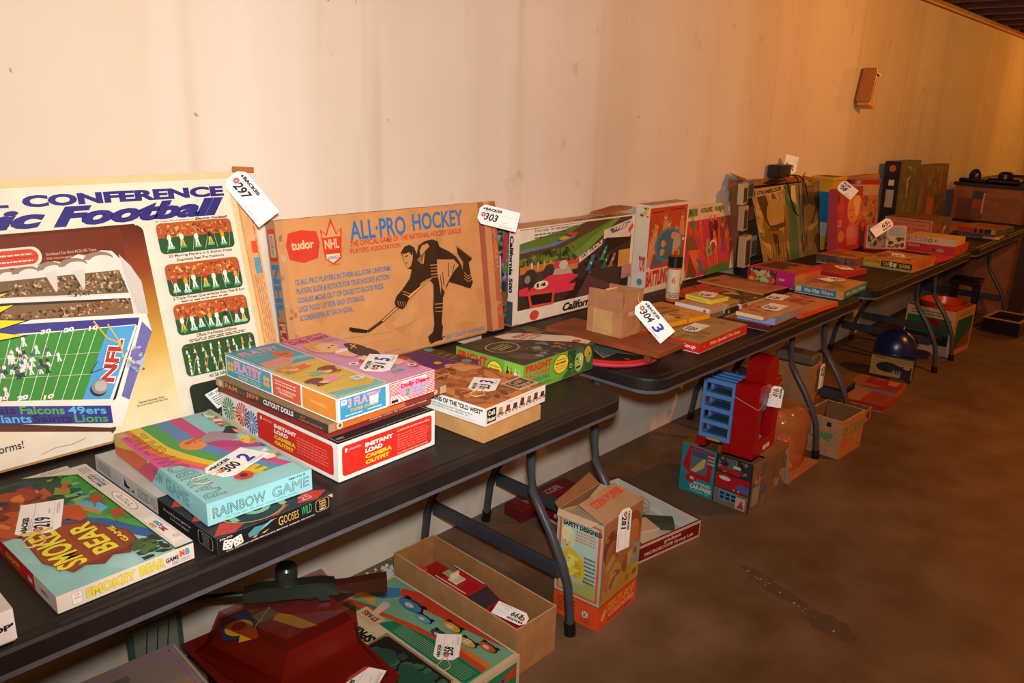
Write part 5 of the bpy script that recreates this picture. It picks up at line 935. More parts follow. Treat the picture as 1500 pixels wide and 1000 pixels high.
M = MB('plastic'); M.tube(smooth([(.12, 0, .01), (.18, -.03, -.01), (.20, -.055, -.15), (.19, -.09, -.30), (.21, -.09, -.34), (.235, -.085, -.30), (.225, -.055, -.12), (.245, -.055, -.10), (.25, -.055, -.26), (.265, -.055, -.28), (.275, -.055, -.2), (.26, -.05, -.1), (.27, -.03, 0), (.38, .0, .012)]), .003, '1c2014', 8); M.build('cord', t)
flap([(-.16, -.03, -.02), (.0, -.03, -.012), (.0, .07, -.012), (-.16, .07, -.02)], '2a2018', t, 'wire_holder')
tag('white tag standing on the black power transformer', '56', (4.145, -.055, 1.175), (4.165, -.055, 1.255), (-.55, -.8, .1), W=.075, Lg=.09)

# ---------------------------------------------------------------- third table
gb('game_box', 'flat red game box at the near end of the third table', (3.755, -.540), .26, .19, .024, -6, T, 'a82420', top=lambda f: f.fill('a83828').blobs(0, 0, 1, 1, ['b04830', 'a03424', '8c3024'], 12, .03, 3), front=lambda f: f.fill('b02420'), gap=.002)
tag('white tag on the flat red box of the third table', '57', (3.965, -.450, T+.0262), (3.900, -.510, T+.0262), W=.066, Lg=.10)
gb('game_box', 'muted brown game box with a faded orange top before the doll box', (4.110, -.470), .262, .20, .044, -3, T, '6a5040', top=lambda f: f.fill('a8602c').blobs(0, 0, 1, 1, ['b86c30', 'a0542c', '8a4c2c', 'c07c3c'], 24, .03, 3), left=lambda f: f.fill('5a4438').blobs(0, 0, 1, 1, ['6a5444', '544034', '7a5c4c'], 20, .014, 5), front=lambda f: f.fill('6c4c3c'), gap=.003)
t = thing('toy_carton', 'tall yellow and blue toy carton standing next to the mirror poster', 'toy carton', (4.545, -.142, T+.0006), (0, 0, R_(-2)))
M = MB('print'); M.box(0, 0, 0, .17, .12, .385, '3c6478', .002)
f = Face(M, (0, 0, 0), (1, 0, 0), (0, 0, 1), .17, .385); f.rect(0, 0, 1, .86, '2c5460'); f.rect(0, 0, 1, .30, 'c08c2c'); f.blobs(.0, .25, 1, .62, ['b8542c', 'c87838', '8a4428', 'd8a850'], 26, .022, 4); f.rect(0, .84, 1, 1, 'c89828'); f.blobs(.1, .05, .9, .25, ['5c4020', 'd8a830'], 6, .014, 6)
f = Face(M, (0, .12, 0), (0, -1, 0), (0, 0, 1), .12, .385); f.rect(0, .40, 1, .86, '1c74a0'); f.rect(0, .84, 1, 1, 'd8a020'); f.rect(0, .0, 1, .20, 'c8982c'); f.rect(0, .2, 1, .4, 'b8b0a4'); f.ell(.35, .70, .15, .05, '8ab0b8')
M.build('carton', t)
M = MB('print'); M.box(-.006, -.006, .385, .176, .126, .405, 'c89c20', .002); Face(M, (-.006, -.006, .405), (1, 0, 0), (0, 1, 0), .182, .132).rect(.1, .1, .9, .9, '3c3420'); M.build('lid', t)
def doll(f):
    f.fill('a02438'); f.blobs(0, 0, 1, 1, ['a82c40', '98203c', 'b03448'], 16, .03, 2); f.rect(.02, .42, .16, .52, 'c88c50'); f.ell(.09, .47, .05, .035, 'b83c28')
    f.ell(.62, .66, .24, .24, 'c8843c'); f.ell(.78, .74, .16, .13, 'd8a868'); f.ell(.80, .62, .10, .08, 'd8b07c'); f.ell(.55, .62, .13, .15, 'c87c50'); f.poly([(.40, .10), (.36, .36), (.5, .46), (.66, .46), (.84, .34), (.80, .08)], 'c05c68'); f.ell(.56, .28, .2, .1, 'c87478'); f.ell(.16, .26, .12, .09, 'b8782c'); f.ell(.50, .65, .03, .008, '3c1c14', 8); f.ell(.62, .65, .03, .008, '3c1c14', 8); f.ell(.56, .54, .04, .012, 'a03028', 8); f.poly([(.7, .3), (.98, .5), (.96, .9), (.86, .6)], 'b8642c')
gb('doll_box', 'crimson fashion doll box with a blonde doll picture', (4.415, -.262), .37, .05, .350, 0, T, '982438', front=doll, left=lambda f: f.fill('b83440'), cat='doll box', tilt=6, gap=0, parts=('carton', 'base'))
tagcam('white tag hanging at the top left of the crimson doll box', '58', (4.395, -.236, 1.122), (4.436, -.306, 1.066), W=.062, string=[(-.01, .0, -.004), (-.02, -.004, -.02)])
t = thing('toy_tin', 'red lidded round tin with green and tan print by the wall', 'tin', (4.93, -.145, T+.0006))
M = MB('print'); M.lathe([(0, 0), (.115, 0), (.115, .12), (.118, .30), (.118, .36)], 0, 0, 'a85c34', 40, cols=['7c3c24', '9c4c28', 'a8683c', 'b08858'])
R = random.Random(5)
for i in range(46): a = R_(R.uniform(-210, -50)); z = R.uniform(.05, .33); s = R.uniform(.012, .028); c = R.choice(['4c5c3c', 'b85c2c', '8a3c24', 'c88c50', 'c07038']); M.raw([(.1192*math.cos(a+dx/.118), .1192*math.sin(a+dx/.118), z+dz) for dx, dz in ((-s, 0), (0, -s), (s, 0), (0, s))], [(0, 1, 2, 3)], c)
M.build('drum', t)
M = MB('plastic'); M.lathe([(.1185, .36), (.122, .362), (.122, .382), (.114, .386), (0, .386)], 0, 0, '9c1c18', 40, cols=['9c1c18', '9c1c18', 'a82018', '5c1814']); M.build('lid', t)
gb('carton', 'plain tan carton with faint red print beside the round tin', (5.06, -.150), .34, .09, .385, 1, T, 'b07440', front=lambda f: f.fill('b87c48').text('CD', .62, .50, .82, .64, 'b05c30', .03).micro(.6, .35, .9, .46, 2, 'b06838', 3), cat='carton', tilt=6, gap=0, m='kraft', parts=('carton', 'base'))
t = thing('photo_album', 'red framed picture album standing open on the third table', 'album', (4.735, -.300, T+.005), (R_(-10), 0, R_(-46)))
M = MB('plastic'); M.box(0, 0, 0, .250, .022, .150, '9c1c18', .006, 'b83c2c'); M.build('cover', t)
M = MB('print'); f = Face(M, (.0, -.0005, .0), (1, 0, 0), (0, 0, 1), .250, .150); f.rrect(.04, .06, .96, .94, .008, 'a8a49c'); f.rrect(.06, .08, .50, .92, .004, '6c6a68'); f.blobs(.07, .10, .6, .85, ['4c3c30', '8a7460', '2c2420', 'a89078'], 36, .012, 4); f.blobs(.55, .1, .92, .5, ['3c2c20', '5c4430', '7c8c98'], 18, .012, 6); f.rrect(.55, .55, .93, .9, .004, '8494a4'); M.build('picture', t)
tagcam('white tag tied to the red framed picture album', '59', (4.85, -.388, .905), (4.766, -.324, .834), W=.060)
gb('target_game_box', 'yellow and black target game box at the front of the third table', (4.214, -.713), .348, .240, .044, -2, T, 'b88030', left=lambda f: f.fill('c8a020').rect(.38, .1, 1, .95, '141414').text('SHOOTING', .04, .45, .36, .85, 'a83c18', .04).text('TARGET GAME', .40, .25, .97, .80, 'c0a028', .04).rect(.56, .2, .60, .9, 'd0ccc0').rect(.64, .2, .68, .7, 'd0ccc0'), front=lambda f: f.fill('b86424').rect(.25, 0, .75, 1, 'a8542c'), top=lambda f: f.fill('a8682c').blobs(.05, .05, .95, .95, ['b87434', '9c5c28', '5c3c20', 'c88c48'], 28, .03, 3).rect(.3, .3, .7, .7, 'b88450'), gap=.008, tray='a89078', ec='b88838')
tag('white tag lying on the yellow and black target game', '60', (4.37, -.60, T+.0462), (4.47, -.56, T+.0462), W=.06)
gb('card_game_box', 'small flat bright red box in front of the white and red stack', (4.600, -.722), .27, .10, .014, -3, T, 'b81c18', top=lambda f: f.fill('b02018').frame(.02, .05, .98, .95, .002, 'c83c28'), gap=0, parts=('lid', 'tray'))
tag('white tag on the flat bright red box', '61', (4.640, -.655, T+.016), (4.73, -.640, T+.016), W=.055)
gb('shoe_game_box', 'deep red game box under the white one on the third table', (4.945, -.718), .31, .262, .050, 1, T, 'a81c1c', left=lambda f: f.fill('b01c1c').text('GAME', .05, .6, .3, .9, 'c88c80', .03).ell(.72, .45, .08, .22, '9c7c80').rect(.55, .3, .62, .6, '3c3450'), front=lambda f: f.fill('b02820').blobs(.1, .1, .9, .9, ['c0502c', 'a82c20'], 12, .012, 3), gap=.002)
gb('white_game_box', 'white game box with faded red letters on top of the red one', (4.950, -.714), .215, .258, .040, 1, T+.0512, 'c8ac80', left=lambda f: f.fill('bca890').rect(.03, .25, .42, .85, 'a0605c').text('GUESS', .06, .35, .40, .75, 'c8b090', .04).circ(.50, .5, .012, '6a5c34').circ(.50, .5, .007, 'b0a060').text('Jr', .58, .35, .66, .75, '6a4438', .03), front=lambda f: f.fill('c8a474').blobs(.3, .1, .95, .9, ['b87850', 'c08c60'], 10, .01, 3), top=lambda f: f.fill('c89c64'), gap=.002)

# ---------------------------------------------------------------- fourth table
def astro(f): f.fill('b07858'); f.frame(.04, .08, .95, .90, .004, '4a4444'); f.text('MULTI ACTION GAME', .2, .66, .85, .78, 'b04430', .03); f.text('Johnny Astro', .18, .34, .92, .60, 'b83828', .05, .2); f.micro(.3, .18, .8, .27, 1, '9c4c3c', 3)
gb('space_toy_box', 'long tan space toy box with red lettering at the table joint', (5.420, -.460), .36, .29, .130, -2, T, 'a86c48', left=astro, front=lambda f: f.fill('6c5848').rect(.1, .5, .5, .75, 'a83c30').rect(.1, .2, .5, .4, '54606c').ell(.65, .45, .12, .2, 'b89878').blobs(.4, .1, 1, .9, ['5c5448', '78644c', '4c5458'], 20, .016, 3), top=lambda f: f.fill('7c4428').blobs(0, 0, 1, 1, ['8a5030', '74402a'], 12, .03, 3), gap=.004, ec='c08860')
gb('toy_box', 'narrow dark toy box with a pale strip, left of two by the wall', (5.66, -.160), .42, .10, .46, 0, T, '54503c', front=lambda f: f.fill('5c5840').rect(0, 0, .10, 1, '4c5040').rect(.38, .48, .52, .92, 'b0a080').blobs(.12, .02, 1, .9, ['5c5c44', '6c6448', '4c4c3c', '7c7050', '6a4c34'], 50, .03, 4), left=lambda f: f.fill('16141c').circ(.5, .90, .022, 'a84c34').text('I', .35, .66, .7, .74, 'c8b890', .05).rect(.25, .35, .75, .6, 'a09484').micro(.3, .05, .6, .2, 3, '8c7c60', 3), cat='toy box', tilt=2, gap=0, parts=('carton', 'base'))
gb('toy_box', 'dark toy box with blue lettered edge, right of two by the wall', (6.14, -.150), .66, .095, .415, -1, T, '5c4830', front=lambda f: f.fill('6a5438').blobs(0, 0, 1, .95, ['6c5840', '7c6848', '584830', '86704c', '7a4c2c'], 60, .035, 6).ell(.45, .3, .13, .25, 'b0643c').ell(.45, .55, .09, .12, '6a5c34').ell(.75, .7, .05, .2, '9c5c34'), left=lambda f: (f.fill('2c3444'), f.sub(.1, .3, .9, .97, 3).text('CHASTER', .04, .15, .98, .85, 'a89490', .04), f.rect(.1, .03, .9, .28, '7c8498')), cat='toy box', tilt=3, gap=0, parts=('carton', 'base'))
gb('game_box', 'yellow edged flat box, lowest of three on the far table', (5.93, -.735), .58, .24, .018, 5, T, 'b88440', top=lambda f: f.fill('b07c44'), left=lambda f: f.fill('3c3424').rect(.6, 0, 1, 1, 'c0944c'), gap=.001)
gb('game_box', 'thin blue flat box between two others on the far table', (5.90, -.710), .40, .225, .012, -4, T+.0185, '2c4870', left=lambda f: f.fill('24406c'), gap=0)
gb('game_box', 'red fronted flat box topmost of three on the far table', (5.90, -.708), .36, .225, .030, -5, T+.0312, 'a05030', top=lambda f: f.fill('a06440').blobs(0, 0, 1, 1, ['a86c44', '94583a', 'b07c50'], 14, .04, 3), left=lambda f: f.fill('a02420').rect(.45, 0, .90, 1, '2a1410').rect(.52, 0, .58, 1, 'a83428').rect(.68, 0, .72, 1, '8c3c2c').rect(.9, 0, 1, 1, 'a8804c'), front=lambda f: f.fill('6c5c3c').rect(.1, .2, .4, .8, '4c4c34').rect(.6, .2, .9, .8, '3c4434'), gap=.001)
gb('game_box', 'plain tan flat box behind the three stacked boxes', (6.00, -.43), .5, .24, .028, -3, T, 'a8683c', top=lambda f: f.fill('a86c40'), gap=.001)

# far workbench
t = thing('workbench', 'brown wooden workbench with a panelled front at the far end', 'workbench', (7.12, -.63, 0))
M = MB('wood'); M.box(0, 0, .02, 1.3, .50, .985, '84501f', .004)
f = Face(M, (0, .50, 0), (0, -1, 0), (0, 0, 1), .50, .985); f.rect(.0, .92, 1, 1, '94581f'); f.rect(.06, .0, .34, .90, '64381c'); f.rect(.40, .0, .96, .90, '8c5424'); M.build('carcass', t)
M = MB('wood'); M.box(-.03, -.14, .985, 1.33, .51, 1.01, '2c1a10', .004); M.build('bench_top', t)
M = MB('wood'); M.box(-.03, -.13, 0, .06, -.032, .984, '3a2010', .004); M.build('post', t)
M = MB('print'); M.box(-.010, .275, .74, -.002, .36, .95, '6c4434'); f = Face(M, (-.010, .36, .74), (0, -1, 0), (0, 0, 1), .085, .21); f.rect(0, .4, 1, .7, 'a03c24'); f.rect(0, .7, 1, 1, '3c3c44'); f.rect(.85, .2, 1, .95, 'c09878'); M.build('stuck_card', t)
def dark_toy(label, x, y, kind):
    t = thing('toy_vehicle', label, 'toy', (x, y, 1.0115))
    if kind == 0: t.scale = (1.3, 1.1, 1.5)
    M = MB('plastic'); M.box(0, 0, 0, .10, .20, .028, '100c0a', .008); M.build('hull', t)
    if kind == 0:
        M = MB('plastic'); M.lathe([(.05, .028), (.048, .05), (.03, .062), (0, .064)], .05, .10, '100c0a', 16); M.tube([(.05, .05, .045), (.05, -.05, .045)], .006, '100c0a'); M.build('turret', t)
    elif kind == 1:
        M = MB('plastic'); M.ball(.05, .1, .045, .03, .045, .055, '120e0c', z0=-.3); M.build('dome', t)
    else:
        M = MB('plastic'); M.box(.01, .03, .028, .09, .14, .055, '120e0c', .012); M.build('cabin', t)
    return t
dark_toy('black toy with a round dome at the left end of the workbench', 7.14, -.34, 1); dark_toy('black toy tank with a turret on the workbench', 7.13, -.56, 0); dark_toy('black toy truck at the right end of the workbench', 7.35, -.74, 2)
# ---------------------------------------------------------------- on the floor under the tables
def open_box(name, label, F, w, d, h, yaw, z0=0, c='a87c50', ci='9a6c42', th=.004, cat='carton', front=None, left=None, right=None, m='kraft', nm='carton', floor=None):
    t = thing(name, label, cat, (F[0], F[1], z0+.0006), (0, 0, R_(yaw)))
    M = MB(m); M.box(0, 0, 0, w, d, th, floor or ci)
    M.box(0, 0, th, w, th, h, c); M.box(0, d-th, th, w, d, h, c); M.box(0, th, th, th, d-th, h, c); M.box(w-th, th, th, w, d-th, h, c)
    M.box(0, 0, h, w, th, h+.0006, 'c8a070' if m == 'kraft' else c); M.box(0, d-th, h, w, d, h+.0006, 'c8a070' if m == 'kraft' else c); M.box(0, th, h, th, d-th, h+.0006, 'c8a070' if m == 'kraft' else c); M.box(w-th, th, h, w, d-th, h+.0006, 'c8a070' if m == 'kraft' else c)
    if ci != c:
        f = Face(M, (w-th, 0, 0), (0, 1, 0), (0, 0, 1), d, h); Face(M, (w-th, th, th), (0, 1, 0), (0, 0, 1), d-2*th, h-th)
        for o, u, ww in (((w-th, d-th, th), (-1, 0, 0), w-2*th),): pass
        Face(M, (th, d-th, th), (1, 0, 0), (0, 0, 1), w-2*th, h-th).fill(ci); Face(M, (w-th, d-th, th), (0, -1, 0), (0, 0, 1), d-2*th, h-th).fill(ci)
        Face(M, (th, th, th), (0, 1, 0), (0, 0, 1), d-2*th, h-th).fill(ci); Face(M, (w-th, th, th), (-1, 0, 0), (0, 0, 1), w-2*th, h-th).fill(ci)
    if front: front(Face(M, (0, 0, 0), (1, 0, 0), (0, 0, 1), w, h))
    if left: left(Face(M, (0, d, 0), (0, -1, 0), (0, 0, 1), d, h))
    if right: right(Face(M, (w, 0, 0), (0, 1, 0), (0, 0, 1), d, h))
    M.build(nm, t); return t

# pale boxed toy at the lower left corner
def violet(f): f.fill('8c8078'); f.rect(0, 0, .97, .70, 'a08468'); f.frame(.04, .03, .955, .955, .004, 'a85ca8'); f.blobs(.1, .45, .8, .9, ['7c7068', 'b08464', '908478', '6c6860'], 30, .03, 3); f.text('JC', .55, .36, .90, .50, 'a848a0', .05, .2); f.line([(.99, .02), (.99, .98)], .002, 'c8c0b8')
gb('boxed_toy', 'pale box with magenta lettering at the bottom left under the table', (.205, -.625), .462, .465, .198, -3, 0, 'a8a098', top=violet, gap=.004, tray='8c8480')

# blister packed toy gun set
t = thing('toy_gun_pack', 'dark red blister pack with yellow and blue print under the first table', 'toy pack', (0, 0, .0006))
M = MB('print'); M.box(.775, -.62, 0, .915, -.16, .150, '5c1210', .003); M.build('base_tray', t)
M = MB('print'); sk = [(.715, -.66), (.925, -.67), (1.03, -.62), (1.075, -.17), (.72, -.15)]; M.prism(sk, .1535, .157, '6a1412', 'z'); f = Face(M, (.715, -.66, .157), (1, 0, 0), (0, 1, 0), .30, .51); f.rect(.05, .25, .30, .55, '4c0e0c'); f.frame(.08, .28, .28, .5, .001, '8a4030')
M.build('skirt', t)
def frust(M, A, za, B, zb, c, cap=None):
    for i in range(len(A)):
        j = (i+1) % len(A); M.add([(*A[i], za), (*A[j], za), (*B[j], zb), (*B[i], zb)], c)
    if cap: M.add([(*p, zb) for p in B], cap)
A0 = [(.76, -.62), (1.015, -.60), (1.06, -.23), (.730, -.20)]; A1 = [(.79, -.497), (1.003, -.503), (1.045, -.27), (.742, -.245)]; A2 = [(.815, -.484), (1.0, -.492), (1.035, -.30), (.760, -.285)]
sc = lambda P, k, c=(.88, -.39): [((x-c[0])*k+c[0], (y-c[1])*k+c[1]) for x, y in P]
M = MB('print'); frust(M, sc(A0, .97), .158, sc(A1, .96), .20, '8a2014'); frust(M, sc(A1, .96), .20, sc(A2, .95), .262, '9c3424', '7a1a14')
f = Face(M, (.70, -.50, .262), (1, 0, 0), (0, 1, 0), .36, .25); f.k[0] = 2
f.poly([(.10, .62), (.20, .95), (.38, .92), (.36, .60), (.22, .50)], '24304c'); f.ell(.24, .70, .09, .12, 'c08a20'); f.ell(.25, .72, .05, .06, '7c3c18'); f.poly([(.16, .50), (.24, .66), (.32, .60), (.28, .44)], 'c8941c'); f.poly([(.44, .58), (.50, .66), (.56, .52), (.62, .20), (.52, .28)], 'b87c14'); f.rect(.36, .62, .5, .78, '6c5c44'); f.line([(.26, .55), (.50, .78)], .003, 'a08c60')
M.build('printed_insert', t)
M = MB('tint'); frust(M, A0, .1575, A1, .205, '5a2018'); frust(M, A1, .205, A2, .300, '5a2018'); M.use('clear'); M.add([(*p, .300) for p in A2], '4c4440'); M.build('blister_dome', t)
M = MB('print'); M.box(.60, -.150, .06, .73, -.142, .25, '34504a'); f = Face(M, (.60, -.150, .108), (1, 0, 0), (0, 0, 1), .13, .142); f.rect(.1, .1, .9, .95, '6a7464'); [f.line([(.25+k*.2, .15), (.35+k*.2, .9)], .003, '24283c') for k in range(3)]; M.build('picture_card', t)
tag('white tag at the bottom edge on the dark red blister pack', '256', (.885, -.625, .160), (.985, -.570, .160), (0, .0, 1), W=.075, lift=.016)

t = thing('toy_machine_gun', 'dark green toy machine gun with brown stock on the blister pack', 'toy gun', (1.085, -.505, .337), (0, 0, R_(145.5)))
M = MB('plastic'); M.prism([(0, -.024), (.0, .018), (.10, .010), (.125, .010), (.125, -.012), (.09, -.016)], -.013, .013, '3c1c14', 'y'); M.build('stock', t)
M = MB('plastic'); M.prism([(.115, -.016), (.125, .016), (.155, .022), (.30, .020), (.335, .010), (.335, -.012), (.30, -.016)], -.016, .016, '242c26', 'y', '1e2620'); M.build('receiver', t)
M = MB('plastic'); M.lathe([(0, .018), (.026, .018), (.026, .024), (.024, .026), (.024, .040), (.026, .042), (.026, .062), (.022, .068), (0, .068)], .235, 0, '262c28', 24); M.build('drum', t)
M = MB('plastic'); M.tube([(.335, 0, 0), (.47, 0, 0)], .009, '1c2420', 12); M.tube([(.47, 0, 0), (.49, 0, 0)], .013, '1c2420', 12); M.build('barrel', t)
M = MB('plastic'); M.prism([(.14, -.016), (.17, -.016), (.16, -.033), (.135, -.033)], -.009, .009, '202622', 'y'); M.build('pistol_grip', t)
M = MB('plastic'); M.lathe([(0, -.0335), (.020, -.0335), (.024, -.026), (.022, -.016), (0, -.016)], .185, -.020, '2c3c38', 18); M.build('trigger_guard', t)

# long boxed race track with a window
def sprint_top(f):
    f.fill('c8b894'); f.poly([(.54, .03), (.985, .03), (.985, .98), (.50, .98), (.50, .86), (.54, .70)], '6ca084')
    f.poly([(.545, .04), (.70, .04), (.70, .40), (.64, .66), (.545, .70)], '1e7050'); f.poly([(.50, .86), (.60, .74), (.66, .80), (.58, .98), (.50, .98)], '1e7050')
    [f.line([(.565+k*.017, .06), (.565+k*.014, .60)], .0007, 'b8c0a0') for k in range(7)]
    f.poly([(.70, .04), (.745, .04), (.75, .25), (.72, .52), (.64, .78), (.58, .98), (.52, .98), (.64, .66), (.70, .40)], 'b8442a'); f.poly([(.745, .04), (.79, .04), (.79, .2), (.76, .32), (.75, .25)], 'c87030')
    f.poly([(.985, .06), (.985, .76), (.93, .86), (.86, .82), (.87, .62), (.93, .30)], 'b83a24'); f.poly([(.62, .98), (.66, .84), (.72, .90), (.70, .98)], 'c89830'); f.poly([(.70, .98), (.74, .86), (.86, .80), (.92, .87), (.84, .94)], '3a74a8')
    for (x, y, c, k) in ((.84, .70, '3a74a8', 1.5), (.80, .56, '4a8cb8', 1), (.76, .40, '2c4c6c', 1), (.88, .40, 'c89028', 1.1), (.84, .25, 'c8a03c', 1), (.90, .15, 'b8502c', 1)):
        f.ell(x, y, .036*k, .062*k, '241c18'); f.ell(x-.006, y+.004, .030*k, .056*k, c); f.ell(x-.01, y+.01, .014*k, .022*k, 'c8b898'); f.ell(x+.03*k, y+.045*k, .010*k, .016*k, '181414'); f.ell(x+.03*k, y-.045*k, .010*k, .016*k, '181414')
    f.text('53', .825, .235, .865, .275, 'e0c8a0', .04)
    g = f.sub(.335, .60, .435, .84, 1); g.text('SPRINT', .0, .05, 1, .85, '1e1a18', .05, .2); f.rrect(.50, .69, .60, .86, .004, 'c8a884'); g = f.sub(.515, .71, .585, .84, 1); g.text('STARS', .05, .15, .95, .8, '2a2018', .03); f.poly([(.57, .79), (.72, .83), (.74, .80), (.72, .77), (.57, .75)], 'c8b09c')
    f.rrect(.06, .08, .50, .585, .014, '221a14'); f.blobs(.08, .10, .48, .56, ['3a7c64', '4c9c80', '24584a', '346850'], 50, .018, 4)
t = gb('racing_set_box', 'green and red race track box with a window, beside the kraft carton', (.945, -.728), .39, .51, .108, -.5, 0, 'c8b894', top=sprint_top, front=lambda f: f.fill('c8b894').rect(.03, .05, .97, .85, '2c7a54').poly([(.4, .05), (.97, .5), (.97, .75), (.6, .4)], 'b8442a').blobs(.6, .1, .95, .6, ['3878a8', 'c89830', '4a8cb8', '1c2c3c'], 14, .01, 3), right=lambda f: f.fill('b8a884'), gap=.004, ec='d0c0a0')
M = MB('plastic')
M.lathe([(.034, .1085), (.034, .116), (.024, .118), (0, .118)], .13, .23, '2c7058', 24); M.box(.05, .06, .1085, .09, .18, .1125, '2c6a54', .002); M.build('track_piece', t)
M = MB('plastic'); M.box(.10, .05, .1085, .165, .17, .1145, '347860', .003); M.build('track_piece', t)
M = MB('clear'); M.box(.023, .041, .119, .195, .298, .1196, '3c3c38'); M.build('window', t)
tag('white tag numbered 258 with string on the race track box', '258', (1.185, -.612, .1095), (1.262, -.545, .1095), W=.066, string=LOOP)

# kraft carton with the red model car
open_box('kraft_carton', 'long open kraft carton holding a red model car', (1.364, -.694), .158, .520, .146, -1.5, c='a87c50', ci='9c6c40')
t = thing('model_car', 'red model car with a broken roof inside the long kraft carton', 'model car', (1.440, -.43, .020), (0, 0, R_(-91.5))); t.scale = (1.06, 1.22, 1.30)
# local x is the car's length, nose towards the aisle
M = MB('plastic'); prof = [(-.20, .012), (-.205, .040), (-.19, .052), (-.06, .055), (.09, .055), (.17, .048), (.212, .036), (.215, .014)]
M.prism(prof, -.047, .047, 'a8181a', 'y', '9c1416'); M.build('body', t)
M = MB('plastic'); q = [(-.10, .0555), (-.075, .080), (.035, .080), (.085, .0555)]
n = len(q); a = [(x, -.043+(z-.0555)*.35, z) for x, z in q]; b = [(x, .043-(z-.0555)*.35, z) for x, z in q]; M.add(a, 'a81a1c'); M.add(b[::-1], 'a81a1c'); [M.add([a[i], b[i], b[(i+1) % n], a[(i+1) % n]], 'b01c1e') for i in range(n)]
M.build('cabin', t)
M = MB('plastic'); e = .0009
M.add([(.0385, -.032, .0795), (.0835, -.040, .0575), (.0835, .040, .0575), (.0385, .032, .0795)], '3c2c30')
M.tr(Matrix.Translation((e, 0, e)))
for s in (-1, 1):
    M.add([(-.07, s*.0375, .0760), (-.02, s*.0375, .0760), (-.02, s*.0432, .0585), (-.085, s*.0432, .0585)][::s], '3c2c30'); M.add([(-.012, s*.0375, .0760), (.035, s*.0375, .0760), (.065, s*.0432, .0585), (-.012, s*.0432, .0585)][::s], '3c2c30')
M.build('windows', t)
M = MB('plastic'); M.box(-.055, -.020, .0805, -.02, .012, .0845, 'c8bc98', .001); M.box(-.05, -.018, .084, -.045, .010, .096, 'd0c4a0'); M.box(-.09, -.01, .0800, -.06, .012, .083, 'a89c7c', .001); M.build('broken_roof_piece', t)
for s in (-1, 1):
    M = MB('steel'); M.tube([(-.09, s*.031, .0835), (.03, s*.030, .0835)], .0014, 'c8c0b8', 6); M.build('roof_rail', t)
    for x in (-.13, .13):
        M = MB('plastic'); i0 = len(M.V); M.lathe([(0, -.008), (.017, -.008), (.019, -.005), (.019, .005), (.017, .008), (0, .008)], 0, 0, '141214', 18); M.tr(Matrix.Translation((x, s*.040, .0192)) @ Matrix.Rotation(PI/2, 4, 'X')); M.build('wheel', t)
M = MB('plastic'); M.box(-.195, -.03, .0535, -.165, -.0, .060, 'c82c24', .002); M.build('boot_panel', t)
tag('white tag numbered 299 lying on the bonnet of the red model car', '299', (1.450, -.655, .108), (1.418, -.555, .124), (-.2, 0, 1), W=.048, Lg=.10, lift=.004)

# corn popper carton
def pop_left(f):
    f.fill('b0aca0'); f.rect(0, 0, 1, .23, 'd84c20'); f.line([(0, .23), (1, .23)], .002, '2a2420'); f.rrect(.05, .255, .95, .965, .006, 'd85a2c'); f.rrect(.10, .275, .90, .945, .005, 'a8c0b4')
    f.poly([(.10, .275), (.90, .275), (.90, .42), (.4, .48), (.10, .46)], 'a0a860'); f.text('SAFETY DESIGNED', .13, .88, .97, .925, '1c1c1c', .05); f.micro(.42, .76, .86, .87, 4, 'c87850', 3); f.micro(.62, .40, .88, .66, 7, '4a4c44', 5)
    f.poly([(.14, .42), (.12, .60), (.24, .68), (.40, .68), (.58, .62), (.66, .50), (.60, .38), (.3, .36)], 'c8b428'); f.blobs(.2, .38, .58, .62, ['d8c83c', 'b8a030', 'e0d468', 'c0a828'], 40, .010, 4); f.ell(.24, .74, .085, .075, 'd8a880'); f.ell(.25, .80, .15, .075, 'd8d0a0'); f.ell(.34, .76, .06, .07, 'd0c898'); f.ell(.20, .735, .012, .006, '2c2420', 8); f.ell(.29, .735, .012, .006, '2c2420', 8); f.ell(.24, .70, .03, .007, 'b84c40', 8); f.poly([(.12, .5), (.26, .60), (.30, .56), (.16, .44)], 'd8b088')
    f.ell(.45, .40, .2, .03, 'b0b098'); f.circ(.72, .115, .013, '2a2420'); f.circ(.72, .115, .0115, 'd8c8b0'); f.text('UL', .68, .095, .76, .135, '2a2420', .03); f.micro(.10, .05, .28, .20, 6, '6a2814', 3); f.micro(.34, .08, .5, .2, 4, '6a2814', 6); f.micro(.62, .03, .85, .07, 2, '8a3818', 4)
def pop_front(f):
    f.fill('a87048'); f.rect(0, 0, 1, .23, 'd84c20'); f.line([(0, .23), (1, .23)], .002, '2a2420')
    f.poly([(.0, .24), (.45, .60), (1, .50), (1, .24)], 'b08830'); f.poly([(.75, .24), (1, .24), (1, .46), (.8, .40)], 'b8983c'); f.poly([(.62, .45), (.85, .62), (1, .60), (1, .40), (.8, .40)], '8c9484')
    f.ell(.24, .74, .22, .16, '7c3c24'); f.ell(.26, .66, .17, .14, 'a06038'); f.ell(.74, .78, .24, .17, '8c4c2c'); f.ell(.76, .74, .18, .13, 'b87448'); f.poly([(.18, .5), (.36, .56), (.32, .40), (.06, .26)], 'b07040'); f.poly([(.55, .56), (.80, .58), (.72, .44), (.5, .40)], 'c09838'); f.ell(.34, .40, .14, .09, 'a89058'); f.blobs(.05, .30, .95, .9, ['a06840', '8c5434', 'b88050', 'b08c44'], 26, .016, 4)
    f.poly([(.06, .10), (.12, .16), (.18, .18), (.18, .12), (.12, .06)], 'd8a070'); f.text('SEE-IT-POP', .20, .115, .93, .205, 'd89030', .05, .15); f.text('CORN POPPER', .26, .06, .93, .105, 'e0a078', .04, .1); f.micro(.25, .02, .9, .045, 1, '6a2814', 3)
